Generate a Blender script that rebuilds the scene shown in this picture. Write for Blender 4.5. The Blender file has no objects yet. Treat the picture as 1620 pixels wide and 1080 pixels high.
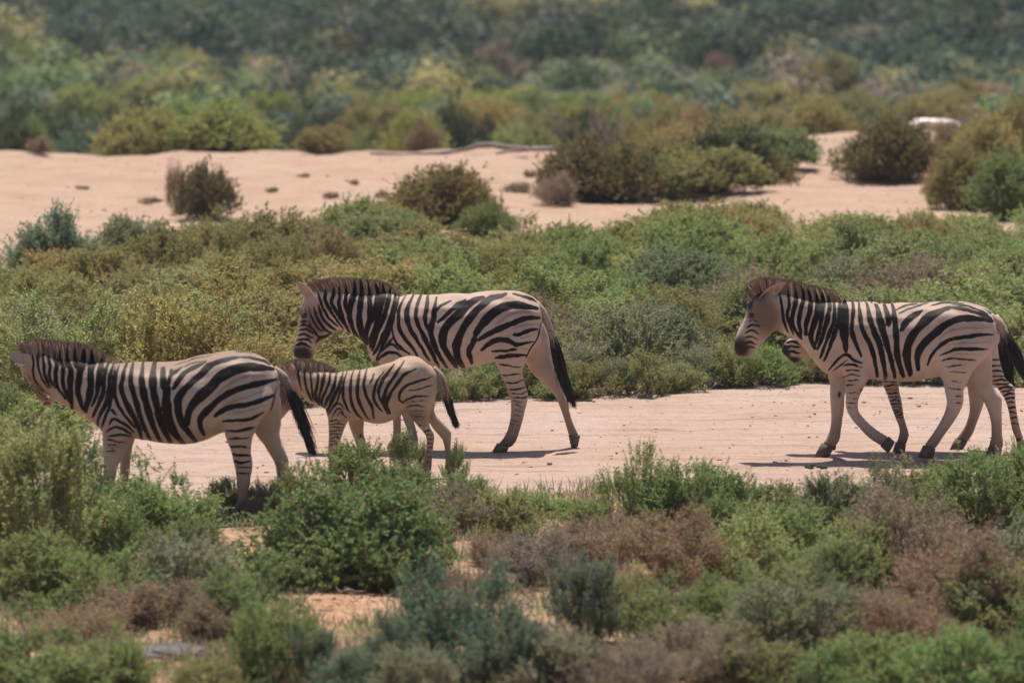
import bpy, math, random
import numpy as np
from mathutils import Vector

R = math.radians
random.seed(7)
scene = bpy.context.scene
col = scene.collection

# ------------------------------------------------------------------ camera
FPX = 8500.0                      # focal length in pixels of a 1620 px wide frame
CAM_H = 5.0
PITCH = math.atan(CAM_H / 54.77)
cam_data = bpy.data.cameras.new('camera')
cam_data.sensor_width = 36.0
cam_data.lens = FPX / 1620.0 * 36.0
cam_data.clip_start = 0.5
cam_data.clip_end = 6000
cam_data.dof.use_dof = True
cam_data.dof.focus_distance = 46.0
cam_data.dof.aperture_fstop = 2.3
cam = bpy.data.objects.new('camera', cam_data)
col.objects.link(cam)
cam.location = (0, 0, CAM_H)
cam.rotation_euler = (R(90) - PITCH, 0, 0)
scene.camera = cam

# ------------------------------------------------------------------ light
SUN_EL, SUN_AZ = 71.0, 4.0        # azimuth: degrees from +Y (behind the animals) towards -X
sd = Vector((-math.sin(R(SUN_AZ)) * math.cos(R(SUN_EL)), math.cos(R(SUN_AZ)) * math.cos(R(SUN_EL)), math.sin(R(SUN_EL))))
world = bpy.data.worlds.new('World')
scene.world = world
world.use_nodes = True
wn = world.node_tree
sky = wn.nodes.new('ShaderNodeTexSky')
sky.sky_type = 'NISHITA'
sky.sun_disc = False
sky.sun_elevation = R(SUN_EL)
sky.sun_rotation = math.atan2(sd.x, sd.y)
sky.air_density = 1.0
sky.dust_density = 1.5
bg = wn.nodes['Background']
bg.inputs['Strength'].default_value = 0.085
wn.links.new(sky.outputs['Color'], bg.inputs['Color'])
sun_data = bpy.data.lights.new('sun', 'SUN')
sun_data.energy = 5.0
sun_data.angle = R(0.53)
sun_data.color = (1.0, 0.925, 0.81)
sun = bpy.data.objects.new('sun', sun_data)
col.objects.link(sun)
sun.rotation_euler = (-sd).to_track_quat('-Z', 'Y').to_euler()
sun.location = (0, 40, 60)

scene.view_settings.view_transform = 'Standard'
scene.view_settings.look = 'None'
scene.view_settings.gamma = 1.0
scene.view_settings.exposure = 0.48
scene.render.engine = 'CYCLES'
scene.cycles.use_denoising = True
scene.cycles.max_bounces = 8
scene.cycles.diffuse_bounces = 4
scene.cycles.transmission_bounces = 4
scene.cycles.volume_bounces = 1

# ------------------------------------------------------------------ helpers
def depth_of(py, z=0.0):
    """distance along the ground of a point of height z seen on photo row py"""
    dep = PITCH + math.atan((py - 540.0) / FPX)
    return (CAM_H - z) / math.tan(dep)

def ground_xy(px, py, z=0.0):
    y = depth_of(py, z)
    d = y * math.cos(PITCH) + (CAM_H - z) * math.sin(PITCH)
    return (px - 810.0) / FPX * d, y

def px_per_m(y, z=0.0):
    return FPX / (y * math.cos(PITCH) + (CAM_H - z) * math.sin(PITCH))

def smooth(a, b, x):
    t = np.clip((np.asarray(x, float) - a) / (b - a), 0, 1)
    return t * t * (3 - 2 * t)

_rs = np.random.RandomState(11)
_waves = [(_rs.uniform(-1, 1), _rs.uniform(-1, 1), _rs.uniform(0, 6.28)) for _ in range(10)]
def wob(x, y, scale):
    """cheap smooth noise about -1..1 built of crossing sines"""
    s = 0
    for i, (a, b, p) in enumerate(_waves):
        s = s + np.sin((x * (a + .3) + y * (b - .2)) * scale * (1 + .37 * i) + p + 1.3 * np.sin((x * b - y * a) * scale * .7 + p * 2))
    return s / 4.2

def new_mesh(name, V, F, attrs=None, smooth_shade=False):
    """V (n,3), F (m,k) constant k, attrs {name: (domain, array)}"""
    me = bpy.data.meshes.new(name)
    V = np.asarray(V, np.float32); F = np.asarray(F, np.int32)
    k = F.shape[1]
    me.vertices.add(len(V)); me.vertices.foreach_set('co', V.ravel())
    me.loops.add(F.size); me.loops.foreach_set('vertex_index', F.ravel())
    me.polygons.add(len(F))
    me.polygons.foreach_set('loop_start', np.arange(0, F.size, k, dtype=np.int32))
    me.polygons.foreach_set('loop_total', np.full(len(F), k, np.int32))
    if smooth_shade:
        me.polygons.foreach_set('use_smooth', np.ones(len(F), bool))
    for an, (dom, arr) in (attrs or {}).items():
        arr = np.asarray(arr, np.float32)
        if arr.ndim == 2:
            a = me.attributes.new(an, 'FLOAT_COLOR', dom)
            c4 = np.ones((len(arr), 4), np.float32); c4[:, :3] = arr
            a.data.foreach_set('color', c4.ravel())
        else:
            a = me.attributes.new(an, 'FLOAT', dom)
            a.data.foreach_set('value', arr)
    me.update(); me.validate()
    return me

def link(name, me, mat=None, parent=None):
    o = bpy.data.objects.new(name, me)
    col.objects.link(o)
    if mat is not None and me is not None and len(me.materials) == 0:
        me.materials.append(mat)
    if parent is not None:
        o.parent = parent
    return o

def tag(o, label=None, cat=None, group=None, kind=None):
    if label: o['label'] = label
    if cat: o['category'] = cat
    if group: o['group'] = group
    if kind: o['kind'] = kind
    return o

def empty(name, loc, rz=0.0, scale=(1, 1, 1)):
    o = bpy.data.objects.new(name, None)
    col.objects.link(o)
    o.empty_display_size = 0.2
    o.location = loc; o.rotation_euler = (0, 0, rz); o.scale = scale
    return o

class NT:
    def __init__(s, name):
        s.mat = bpy.data.materials.new(name); s.mat.use_nodes = True
        s.t = s.mat.node_tree; s.t.nodes.clear()
        s.out = s.n('ShaderNodeOutputMaterial')
    def n(s, kind, **kw):
        nd = s.t.nodes.new(kind)
        for k, v in kw.items():
            if k.startswith('i_'):
                key = k[2:]
                nd.inputs[int(key) if key.isdigit() else key.replace('_', ' ')].default_value = v
            else:
                setattr(nd, k, v)
        return nd
    def l(s, a, b): s.t.links.new(a, b)
    def attr(s, name): return s.n('ShaderNodeAttribute', attribute_name=name)
    def noise(s, scale, detail=3, rough=.5, vec=None, dist=0.0):
        nd = s.n('ShaderNodeTexNoise', i_Scale=scale, i_Detail=detail, i_Roughness=rough, i_Distortion=dist)
        if vec is not None: s.l(vec, nd.inputs['Vector'])
        return nd
    def math(s, op, a, b=None, c=None, clamp=False):
        nd = s.n('ShaderNodeMath', operation=op, use_clamp=clamp)
        for i, v in enumerate((a, b, c)):
            if v is None: continue
            if isinstance(v, (int, float)): nd.inputs[i].default_value = v
            else: s.l(v, nd.inputs[i])
        return nd.outputs[0]
    def ramp(s, v, lo, hi, a=0.0, b=1.0):
        nd = s.n('ShaderNodeMapRange', i_1=lo, i_2=hi, i_3=a, i_4=b)
        nd.interpolation_type = 'SMOOTHSTEP'
        s.l(v, nd.inputs[0]); return nd.outputs[0]
    def mix(s, f, a, b, mode='MIX'):
        nd = s.n('ShaderNodeMix', data_type='RGBA', blend_type=mode)
        for i, v in ((0, f), (6, a), (7, b)):
            if isinstance(v, (int, float)): nd.inputs[i].default_value = v
            elif isinstance(v, tuple): nd.inputs[i].default_value = (*v[:3], 1)
            else: s.l(v, nd.inputs[i])
        return nd.outputs[2]
    def bump(s, h, strength, dist):
        nd = s.n('ShaderNodeBump', i_Strength=strength, i_Distance=dist)
        s.l(h, nd.inputs['Height']); return nd.outputs[0]
    def bsdf(s, color, rough=.8, spec=.3, normal=None):
        nd = s.n('ShaderNodeBsdfPrincipled', i_Roughness=rough)
        nd.inputs['Specular IOR Level'].default_value = spec
        if isinstance(color, tuple): nd.inputs['Base Color'].default_value = (*color, 1)
        else: s.l(color, nd.inputs['Base Color'])
        if normal is not None: s.l(normal, nd.inputs['Normal'])
        s.l(nd.outputs[0], s.out.inputs[0]); return nd

# ------------------------------------------------------------------ materials
def mat_ground():
    m = NT('sand_and_soil')
    co = m.n('ShaderNodeTexCoord').outputs['Object']
    veg = m.attr('veg').outputs['Fac']; plain = m.attr('plain').outputs['Fac']
    n1 = m.noise(.35, 4, .55, co).outputs[0]; n2 = m.noise(4.0, 5, .6, co).outputs[0]
    n3 = m.noise(38.0, 3, .6, co).outputs[0]
    mp = m.n('ShaderNodeMapping'); mp.inputs['Scale'].default_value = (.5, 5.0, 1); m.l(co, mp.inputs['Vector'])
    streak = m.noise(1.2, 4, .6, mp.outputs[0]).outputs[0]
    c = m.mix(m.ramp(n1, .35, .68), (.385, .285, .243), (.365, .252, .200))
    c = m.mix(m.math('MULTIPLY', m.ramp(streak, .50, .64), .7), c, (.265, .180, .140))
    n4 = m.noise(1.1, 5, .65, co).outputs[0]
    c = m.mix(m.math('MULTIPLY', m.ramp(n4, .52, .66), .55), c, (.42, .295, .225))
    c = m.mix(m.attr('patch').outputs['Fac'], c, m.mix(m.ramp(n2, .4, .6), (.46, .285, .175), (.36, .21, .125)))
    c = m.mix(m.math('MULTIPLY', m.ramp(n2, .56, .74), .5), c, (.275, .19, .15))
    c = m.mix(m.math('MULTIPLY', m.ramp(n3, .58, .70), .6), c, (.20, .14, .115))
    n6 = m.noise(16.0, 4, .7, co).outputs[0]
    c = m.mix(m.math('MULTIPLY', m.ramp(n6, .57, .68), .5), c, (.235, .160, .125))
    soil = m.mix(m.ramp(n2, .35, .65), (.26, .17, .115), (.38, .24, .155))
    soil = m.mix(m.math('MULTIPLY', m.ramp(n3, .5, .7), .6), soil, (.14, .10, .08))
    dn = m.attr('dune').outputs['Fac']
    c = m.mix(m.math('MULTIPLY', dn, .6), c, m.mix(m.ramp(n4, .4, .65), (.40, .272, .196), (.33, .212, .145)))
    vm = m.ramp(m.math('ADD', veg, m.math('MULTIPLY', m.math('SUBTRACT', n2, .5), .8)), .35, .65)
    c = m.mix(vm, c, soil)
    pl = m.mix(m.ramp(n1, .35, .65), (.055, .060, .036), (.10, .090, .055))
    c = m.mix(plain, c, pl)
    hgt = m.math('ADD', m.math('MULTIPLY', n2, 1.0), m.math('ADD', m.math('MULTIPLY', n3, .25), m.math('MULTIPLY', streak, .7)))
    m.bsdf(c, .95, .1, m.bump(hgt, .9, .09))
    return m.mat

def mat_leaf(name, use_attr=False):
    m = NT(name)
    if use_attr:
        base = m.attr('tint').outputs['Color']
    else:
        base = m.n('ShaderNodeObjectInfo').outputs['Color']
    rnd = m.attr('rnd').outputs['Fac']; sh = m.attr('shoot').outputs['Fac']
    c = m.mix(m.math('MULTIPLY', m.ramp(sh, .45, 1.0), .55), base, (.30, .27, .09))
    c = m.mix(m.math('MULTIPLY', m.ramp(rnd, .86, 1.0), .8), c, (.33, .23, .14))
    hsv = m.n('ShaderNodeHueSaturation'); m.l(c, hsv.inputs['Color'])
    m.l(m.ramp(rnd, 0, 1, .8, 1.25), hsv.inputs['Value'])
    p = m.n('ShaderNodeBsdfPrincipled', i_Roughness=.6); p.inputs['Specular IOR Level'].default_value = .25
    m.l(hsv.outputs[0], p.inputs['Base Color'])
    tr = m.n('ShaderNodeBsdfTranslucent'); m.l(hsv.outputs[0], tr.inputs[0])
    mx = m.n('ShaderNodeMixShader', i_0=.45); m.l(p.outputs[0], mx.inputs[1]); m.l(tr.outputs[0], mx.inputs[2])
    m.l(mx.outputs[0], m.out.inputs[0])
    return m.mat

def mat_simple(name, c1, c2, scale=8.0, rough=.85, spec=.2, bump=.3, dist=.01, stretch=None):
    m = NT(name)
    co = m.n('ShaderNodeTexCoord').outputs['Object']
    if stretch:
        mp = m.n('ShaderNodeMapping'); mp.inputs['Scale'].default_value = stretch; m.l(co, mp.inputs['Vector']); co = mp.outputs[0]
    n = m.noise(scale, 5, .6, co).outputs[0]
    c = m.mix(m.ramp(n, .35, .65), c1, c2)
    m.bsdf(c, rough, spec, m.bump(n, bump, dist))
    return m.mat

def mat_coat(name, pale, pale2, black, hair=False):
    """zebra coat: the stripe attribute is a signed distance to the nearest dark stripe edge"""
    m = NT(name)
    co = m.n('ShaderNodeTexCoord').outputs['Object']
    st = m.attr('stripe').outputs['Fac']; dk = m.attr('dark').outputs['Fac']
    tn = m.attr('tan').outputs['Fac']; faint = m.attr('faint').outputs['Fac']
    n1 = m.noise(5, 4, .6, co).outputs[0]; n2 = m.noise(70, 3, .6, co).outputs[0]
    c = m.mix(m.ramp(n1, .25, .75), pale, pale2)
    n5 = m.noise(1.8, 4, .6, co).outputs[0]
    c = m.mix(m.math('MULTIPLY', m.ramp(n5, .45, .7), .45), c, (.40, .245, .17))
    c = m.mix(m.math('MULTIPLY', m.ramp(faint, -.006, .008), .6), c, (.20, .12, .085))
    c = m.mix(tn, c, (.185, .115, .080))
    b = m.mix(m.ramp(n1, .35, .7), black, (.020, .012, .010))
    edge = m.math('ADD', st, m.math('MULTIPLY', m.math('SUBTRACT', n2, .5), .006))
    c = m.mix(m.ramp(edge, -.0035, .0035), c, b)
    c = m.mix(dk, c, (.032, .024, .024))
    mp = m.n('ShaderNodeMapping'); mp.inputs['Scale'].default_value = (60, 60, 18); m.l(co, mp.inputs['Vector'])
    fur = m.noise(3.0, 3, .6, mp.outputs[0]).outputs[0]
    big = m.noise(7.0, 3, .5, co).outputs[0]
    hg = m.math('ADD', m.math('MULTIPLY', fur, .3), m.math('MULTIPLY', big, 1.2))
    p = m.bsdf(c, .5, .10, m.bump(hg, .45, .022))
    if hair:
        tr = m.n('ShaderNodeBsdfTranslucent'); m.l(c, tr.inputs[0])
        mx = m.n('ShaderNodeMixShader', i_0=.45); m.l(p.outputs[0], mx.inputs[1]); m.l(tr.outputs[0], mx.inputs[2])
        m.l(mx.outputs[0], m.out.inputs[0])
    return m.mat

M_GROUND = mat_ground()
M_LEAF = mat_leaf('shrub_leaves')
M_FAR = mat_leaf('far_scrub_leaves', True)
M_STEM = mat_simple('shrub_stems', (.16, .11, .085), (.27, .20, .16), 20)
M_LOG = mat_simple('dead_wood', (.15, .11, .10), (.36, .30, .27), 6, stretch=(.6, 4, 4))
M_STONE_PALE = mat_simple('pale_rock', (.78, .72, .69), (.62, .52, .46), 5, bump=.5, dist=.03)
M_STONE_GREY = mat_simple('grey_slate', (.07, .062, .068), (.135, .118, .12), 4, bump=.8, dist=.05, stretch=(1, 1, 7))
M_PEBBLE = mat_simple('pebbles', (.22, .15, .12), (.46, .32, .25), 9)
M_DUNG = mat_simple('dung', (.03, .025, .022), (.07, .055, .045), 30)
M_COAT = mat_coat('zebra_coat', (.55, .415, .34), (.46, .335, .27), (.009, .0058, .0055))
M_COAT_FOAL = mat_coat('foal_coat', (.48, .345, .25), (.40, .275, .19), (.030, .018, .014))
M_HAIR = mat_coat('mane_hair', (.72, .52, .39), (.62, .43, .31), (.020, .013, .011), True)
M_HOOF = mat_simple('hoof_horn', (.095, .068, .055), (.155, .112, .088), 14, rough=.75)
M_EYE = mat_simple('eye_dark', (.006, .005, .005), (.012, .009, .008), 5, rough=.12, spec=.5, bump=0)

# ------------------------------------------------------------------ ground
FAR_EDGE = [(-200, 648), (0, 648), (300, 645), (450, 642), (600, 632), (720, 628), (880, 622), (1000, 626), (1170, 606), (1300, 600), (1620, 606), (1800, 606)]
BANK_TOP = [(-200, 400), (0, 400), (200, 372), (300, 354), (420, 347), (480, 330), (600, 334), (640, 352), (800, 360), (880, 348), (1000, 338), (1100, 322), (1300, 322), (1480, 335), (1620, 340), (1800, 340)]
def interp(tab, x):
    return np.interp(x, [a for a, b in tab], [b for a, b in tab])
_fe = [ground_xy(a, b) for a, b in FAR_EDGE]
_be = [ground_xy(a, b + 52) for a, b in BANK_TOP]
def far_edge_y(x): return np.interp(x, [p[0] for p in _fe], [p[1] for p in _fe])
def bank_end_y(x): return np.interp(x, [p[0] for p in _be], [p[1] for p in _be])
def near_edge_y(x): return 41.75 + .35 * np.sin(x * .9 + 1) + .25 * np.sin(x * 2.3)

def ground_z(x, y):
    x = np.asarray(x, float); y = np.asarray(y, float)
    crest = 88.6 + 2.6 * smooth(1.0, 7.0, x) + .8 * np.sin(x * .45)
    z = -3.0 * smooth(0.0, 22.0, y - crest)
    dune = smooth(66, 80, y) * (1 - smooth(95, 115, y))
    z = z + .22 * smooth(3, 7.5, x) * smooth(80, 91, y) * (1 - smooth(92, 100, y))
    z = z + dune * (.10 * wob(x, y, .35) + .035 * wob(x, y, 1.4))
    z = z + smooth(100, 160, y) * .35 * wob(x * .12, y * .12, .6)
    fore = 1 - smooth(38.5, 40.5, y)
    z = z + fore * (.07 * wob(x, y, .9) - .03)
    bank = smooth(51.5, 54, y) * (1 - smooth(70, 78, y))
    z = z + bank * .06 * wob(x, y, .8)
    z = z + (1 - smooth(98, 130, y)) * (.006 * wob(x * .5, y * 2.2, 3.0) + .006 * wob(x, y, 7.0))
    track = smooth(41.0, 42.0, y) * (1 - smooth(50.5, 52, y))
    z = z + track * .009 * wob(x * .12, y * 2.6, 2.2)
    far = smooth(420, 1500, y)
    return z + far * (18 + 6 * wob(x * .004, y * .004, 1))

def build_ground():
    xs = np.concatenate([-np.geomspace(10, 1500, 36)[::-1], np.arange(-9.9, 9.95, .11), np.geomspace(10, 1500, 36)])
    ys = np.concatenate([np.linspace(-60, 24, 14), np.arange(25, 56, .11), np.arange(56, 97, .17), np.geomspace(97, 3000, 110)])
    X, Y = np.meshgrid(xs, ys)
    Z = ground_z(X, Y)
    V = np.stack([X, Y, Z], -1).reshape(-1, 3)
    nx, ny = len(xs), len(ys)
    i = np.arange(nx * ny).reshape(ny, nx)
    F = np.stack([i[:-1, :-1], i[:-1, 1:], i[1:, 1:], i[1:, :-1]], -1).reshape(-1, 4)
    x, y = V[:, 0], V[:, 1]
    bank = smooth(-.1, .6, y - far_edge_y(x)) * (1 - smooth(-1.0, .8, y - bank_end_y(x)))
    fore = 1 - smooth(-1.0, .25, y - near_edge_y(x))
    patch = np.zeros(len(x))
    for (px, py, r) in ((365, 866, .34), (585, 930, .46), (540, 955, .36)):
        gx, gy = ground_xy(px, py)
        patch = np.maximum(patch, 1 - smooth(.5, 1.3, np.hypot((x - gx) / r, (y - gy) / (r * 2.6))))
    veg = np.clip(np.maximum(bank * .85, fore * .9 * (1 - patch)), 0, 1)
    plain = smooth(100, 128, y)
    dune = smooth(60, 74, y) * (1 - plain)
    me = new_mesh('ground', V, F, {'patch': ('POINT', patch), 'dune': ('POINT', dune), 'veg': ('POINT', veg), 'plain': ('POINT', plain)}, True)
    return tag(link('ground', me, M_GROUND), kind='structure')
build_ground()

# ------------------------------------------------------------------ zebras
NX = 22
def ring(c, a, w, power=2.3):
    """superellipse ring: a = half axis in the xz plane (3-vector), w = half width along y"""
    t = np.linspace(0, 2 * math.pi, NX, endpoint=False)
    ct, s_ = np.cos(t), np.sin(t)
    e = 2.0 / power
    cc = np.sign(ct) * np.abs(ct) ** e; ss = np.sign(s_) * np.abs(s_) ** e
    return c[None] + cc[:, None] * a[None] + ss[:, None] * np.array([0, w, 0])[None]

def catmull(P, n_per):
    P = np.asarray(P, float)
    if len(P) < 2: return P
    Q = np.vstack([2 * P[0] - P[1], P, 2 * P[-1] - P[-2]])
    out = []
    for i in range(len(P) - 1):
        p0, p1, p2, p3 = Q[i:i + 4]
        t = np.linspace(0, 1, n_per, endpoint=False)[:, None]
        out.append(.5 * ((2 * p1) + (-p0 + p2) * t + (2 * p0 - 5 * p1 + 4 * p2 - p3) * t ** 2 + (-p0 + 3 * p1 - 3 * p2 + p3) * t ** 3))
    out.append(P[-1:])
    return np.vstack(out)

def loft(rings):
    """closed loft over a list of rings, quads plus fan caps (as quads with a doubled vertex avoided: triangles split later)"""
    V = np.vstack(rings + [rings[0].mean(0)[None], rings[-1].mean(0)[None]])
    n = NX; m = len(rings); F = []
    for i in range(m - 1):
        for j in range(n):
            a, b = i * n + j, i * n + (j + 1) % n
            F.append((a, b, b + n)); F.append((a, b + n, a + n))
    c0, c1 = m * n, m * n + 1
    for j in range(n):
        F.append((c0, (j + 1) % n, j))
        F.append((c1, (m - 1) * n + j, (m - 1) * n + (j + 1) % n))
    return V, np.array(F)

class Frame:
    """photo pixel <-> animal's own side plane"""
    def __init__(s, px0, py0):
        s.px0, s.py0 = px0, py0
        s.X, s.Y = ground_xy(px0, py0)
        s.s = px_per_m(s.Y)
        dep = math.atan(CAM_H / s.Y); s.c, s.sn = math.cos(dep), math.sin(dep)
    def p(s, px, py, y=0.0):
        return np.array([(px - s.px0) / s.s, y, ((s.py0 - py) / s.s - y * s.sn) / s.c])
    def uv(s, V):
        return s.px0 + s.s * V[:, 0], s.py0 - s.s * (V[:, 2] * s.c - np.abs(V[:, 1]) * s.sn)

ZOOM = {'Z1': (0, 510, 3.1765), 'Z2': (430, 420, 3.086), 'Z3': (1130, 420, 3.1755), 'FB': (430, 560, 5.226),
        'MB': (600, 440, 5.4), 'MH': (440, 430, 5.686), 'MG': (740, 560, 6.353), 'LB': (130, 540, 4.909), 'LH': (0, 530, 7.2),
        'LT': (150, 560, 7.2), 'LR': (270, 550, 6.75), 'MT': (600, 455, 8.0), 'RB': (1290, 460, 5.4), 'RH': (1140, 430, 5.686)}
def zp(z, pts):
    ox, oy, k = ZOOM[z]
    return [(ox + x / k, oy + y / k) for x, y in pts]

def ribs_px(z, rows):
    ox, oy, k = ZOOM[z]
    return [(ox + r[0] / k, oy + r[1] / k, ox + r[2] / k, oy + r[3] / k) + tuple(r[4:]) for r in rows]

def chain(fr, ribs, n_per=3, power=2.3):
    """ribs: (x0,y0,x1,y1,hw[,yoff]) in photo pixels -> interpolated rings"""
    A = np.array([list(r[:5]) + [r[5] if len(r) > 5 else 0.0] for r in ribs])
    A = catmull(A, n_per)
    rings = []
    for x0, y0, x1, y1, hw, yo in A:
        a, b = fr.p(x0, y0, yo), fr.p(x1, y1, yo)
        rings.append(ring((a + b) / 2, (a - b) / 2, max(hw, .006), power))
    return rings

def leg_rings(fr, ribs, hoof, ground=True):
    """last rib's y offset carries on; the leg is eased so that its hoof stands on z = 0"""
    full, yo = [], ribs[0][5]
    for r in ribs:
        if len(r) > 5: yo = r[5]
        full.append(tuple(r[:5]) + (yo,))
    rings = chain(fr, full, 3, 2.1)
    hr = []
    for h in hoof:
        a, b = fr.p(h[0], h[1], yo), fr.p(h[2], h[3], yo)
        hr.append(ring((a + b) / 2, (a - b) / 2, h[4], 2.1))
    low = min(hr[-1][:, 2].min(), hr[0][:, 2].min())
    sh = -low if ground else max(0.0, .004 - low)
    n = len(rings)
    for i, g in enumerate(rings):
        g[:, 2] += sh * float(smooth(.25, .9, i / (n - 1)))
    for g in hr: g[:, 2] += sh
    return rings, hr

def tube_rings(pts, rad):
    rings = []
    P = np.asarray(pts, float)
    for i in range(len(P)):
        d = P[min(i + 1, len(P) - 1)] - P[max(i - 1, 0)]
        d /= max(np.linalg.norm(d), 1e-6)
        u = np.cross(d, [0, 1, 0]); u /= max(np.linalg.norm(u), 1e-6)
        v = np.cross(d, u)
        t = np.linspace(0, 2 * math.pi, NX, endpoint=False)[:, None]
        rings.append(P[i] + rad[i] * (np.cos(t) * u + np.sin(t) * v))
    return rings

class Field:
    """dark stripes as swept polylines in photo pixels"""
    def __init__(s): s.U, s.V, s.W = [], [], []
    def add(s, z, w, pts, taper=.5):
        P = zp(z, pts) if z else pts
        k = ZOOM[z][2] if z else 1.0
        Q = catmull(P, 14) if len(P) > 1 else np.array(P)
        n = len(Q); t = np.linspace(0, 1, n)
        h = len(s.U) * 1.7
        prof = np.minimum(.42 + .58 * np.clip(t / .22, 0, 1), taper + (1 - taper) * np.clip((1 - t) / .38, 0, 1) ** .8)
        prof = prof * (1 + .13 * np.sin(t * (5 + 3 * math.sin(h)) + h) + .06 * np.sin(t * 23 + h * 3))
        Q = Q + np.stack([np.sin(t * 9 + h), np.cos(t * 8 + h * 2)], -1) * .45
        s.U.append(Q[:, 0]); s.V.append(Q[:, 1]); s.W.append(w / k / 2 * prof * (1.18 if z else 1.0))
    def bars(s, fr, ribs, t0, t1, n, w, bow=0.0):
        """stripes across a limb whose ribs are front/back pixel pairs"""
        A = np.array([r[:4] for r in ribs]); m = len(A) - 1
        for i in range(n):
            t = (t0 + (t1 - t0) * i / max(n - 1, 1)) * m
            j = min(int(t), m - 1); f = t - j
            x0, y0, x1, y1 = A[j] * (1 - f) + A[j + 1] * f
            dx, dy = x1 - x0, y1 - y0
            e = random.uniform(-.1, .12)
            s.add(None, w * random.uniform(.8, 1.2), [(x0 - dx * .05, y0 - dy * .05), (x0 + dx * .5, y0 + dy * .5 + bow), (x0 + dx * (1.0 + e), y0 + dy * (1.0 + e) + random.uniform(-1, 1))], .5)
    def value(s, u, v):
        if not s.U: return np.full(len(u), -9.0)
        U = np.concatenate(s.U).astype(np.float32); V = np.concatenate(s.V).astype(np.float32); W = np.concatenate(s.W).astype(np.float32)
        out = np.empty(len(u), np.float32)
        u = u.astype(np.float32); v = v.astype(np.float32)
        for i in range(0, len(u), 3000):
            d = np.sqrt((u[i:i + 3000, None] - U) ** 2 + (v[i:i + 3000, None] - V) ** 2)
            out[i:i + 3000] = (W - d).max(1)
        return out

def blob(u, v, spots):
    out = np.zeros(len(u))
    for (cx, cy, rx, ry, ang, soft) in spots:
        c, s_ = math.cos(R(ang)), math.sin(R(ang))
        a = ((u - cx) * c + (v - cy) * s_) / rx; b = (-(u - cx) * s_ + (v - cy) * c) / ry
        out = np.maximum(out, 1 - smooth(1 - soft, 1 + soft, np.hypot(a, b)))
    return out

def ear_mesh(base, tip, width, facing):
    """cupped leaf-shaped ear, closed thin shell"""
    base, tip = np.array(base, float), np.array(tip, float)
    ax = tip - base; L = np.linalg.norm(ax); ax /= L
    fz = np.array(facing, float); fz -= ax * fz.dot(ax); fz /= np.linalg.norm(fz)
    sd_ = np.cross(ax, fz)
    prof = [(0, .42), (.15, .72), (.35, 1.0), (.55, .98), (.75, .74), (.9, .40), (1.0, .06)]
    V, F = [], []; n = 9
    for side in (0, 1):
        for t, w in prof:
            for j in range(n):
                a = (j / (n - 1) - .5) * 2
                p = base + ax * L * t + sd_ * a * w * width - fz * (1 - a * a) * w * width * .75
                V.append(p - fz * (.010 if side else 0) * (1 - .6 * t))
    m = len(prof)
    for side in (0, 1):
        o = side * m * n
        for i in range(m - 1):
            for j in range(n - 1):
                a = o + i * n + j
                q = (a, a + 1, a + n + 1, a + n)
                F.append((q[0], q[1], q[2])); F.append((q[0], q[2], q[3]))
    o = m * n
    for i in range(m - 1):
        for j in (0, n - 1):
            a, b = i * n + j, (i + 1) * n + j
            F.append((a, b, b + o)); F.append((a, b + o, a + o))
    inner = np.concatenate([np.ones(m * n), np.zeros(m * n)])
    return np.array(V), np.array(F), inner

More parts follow.
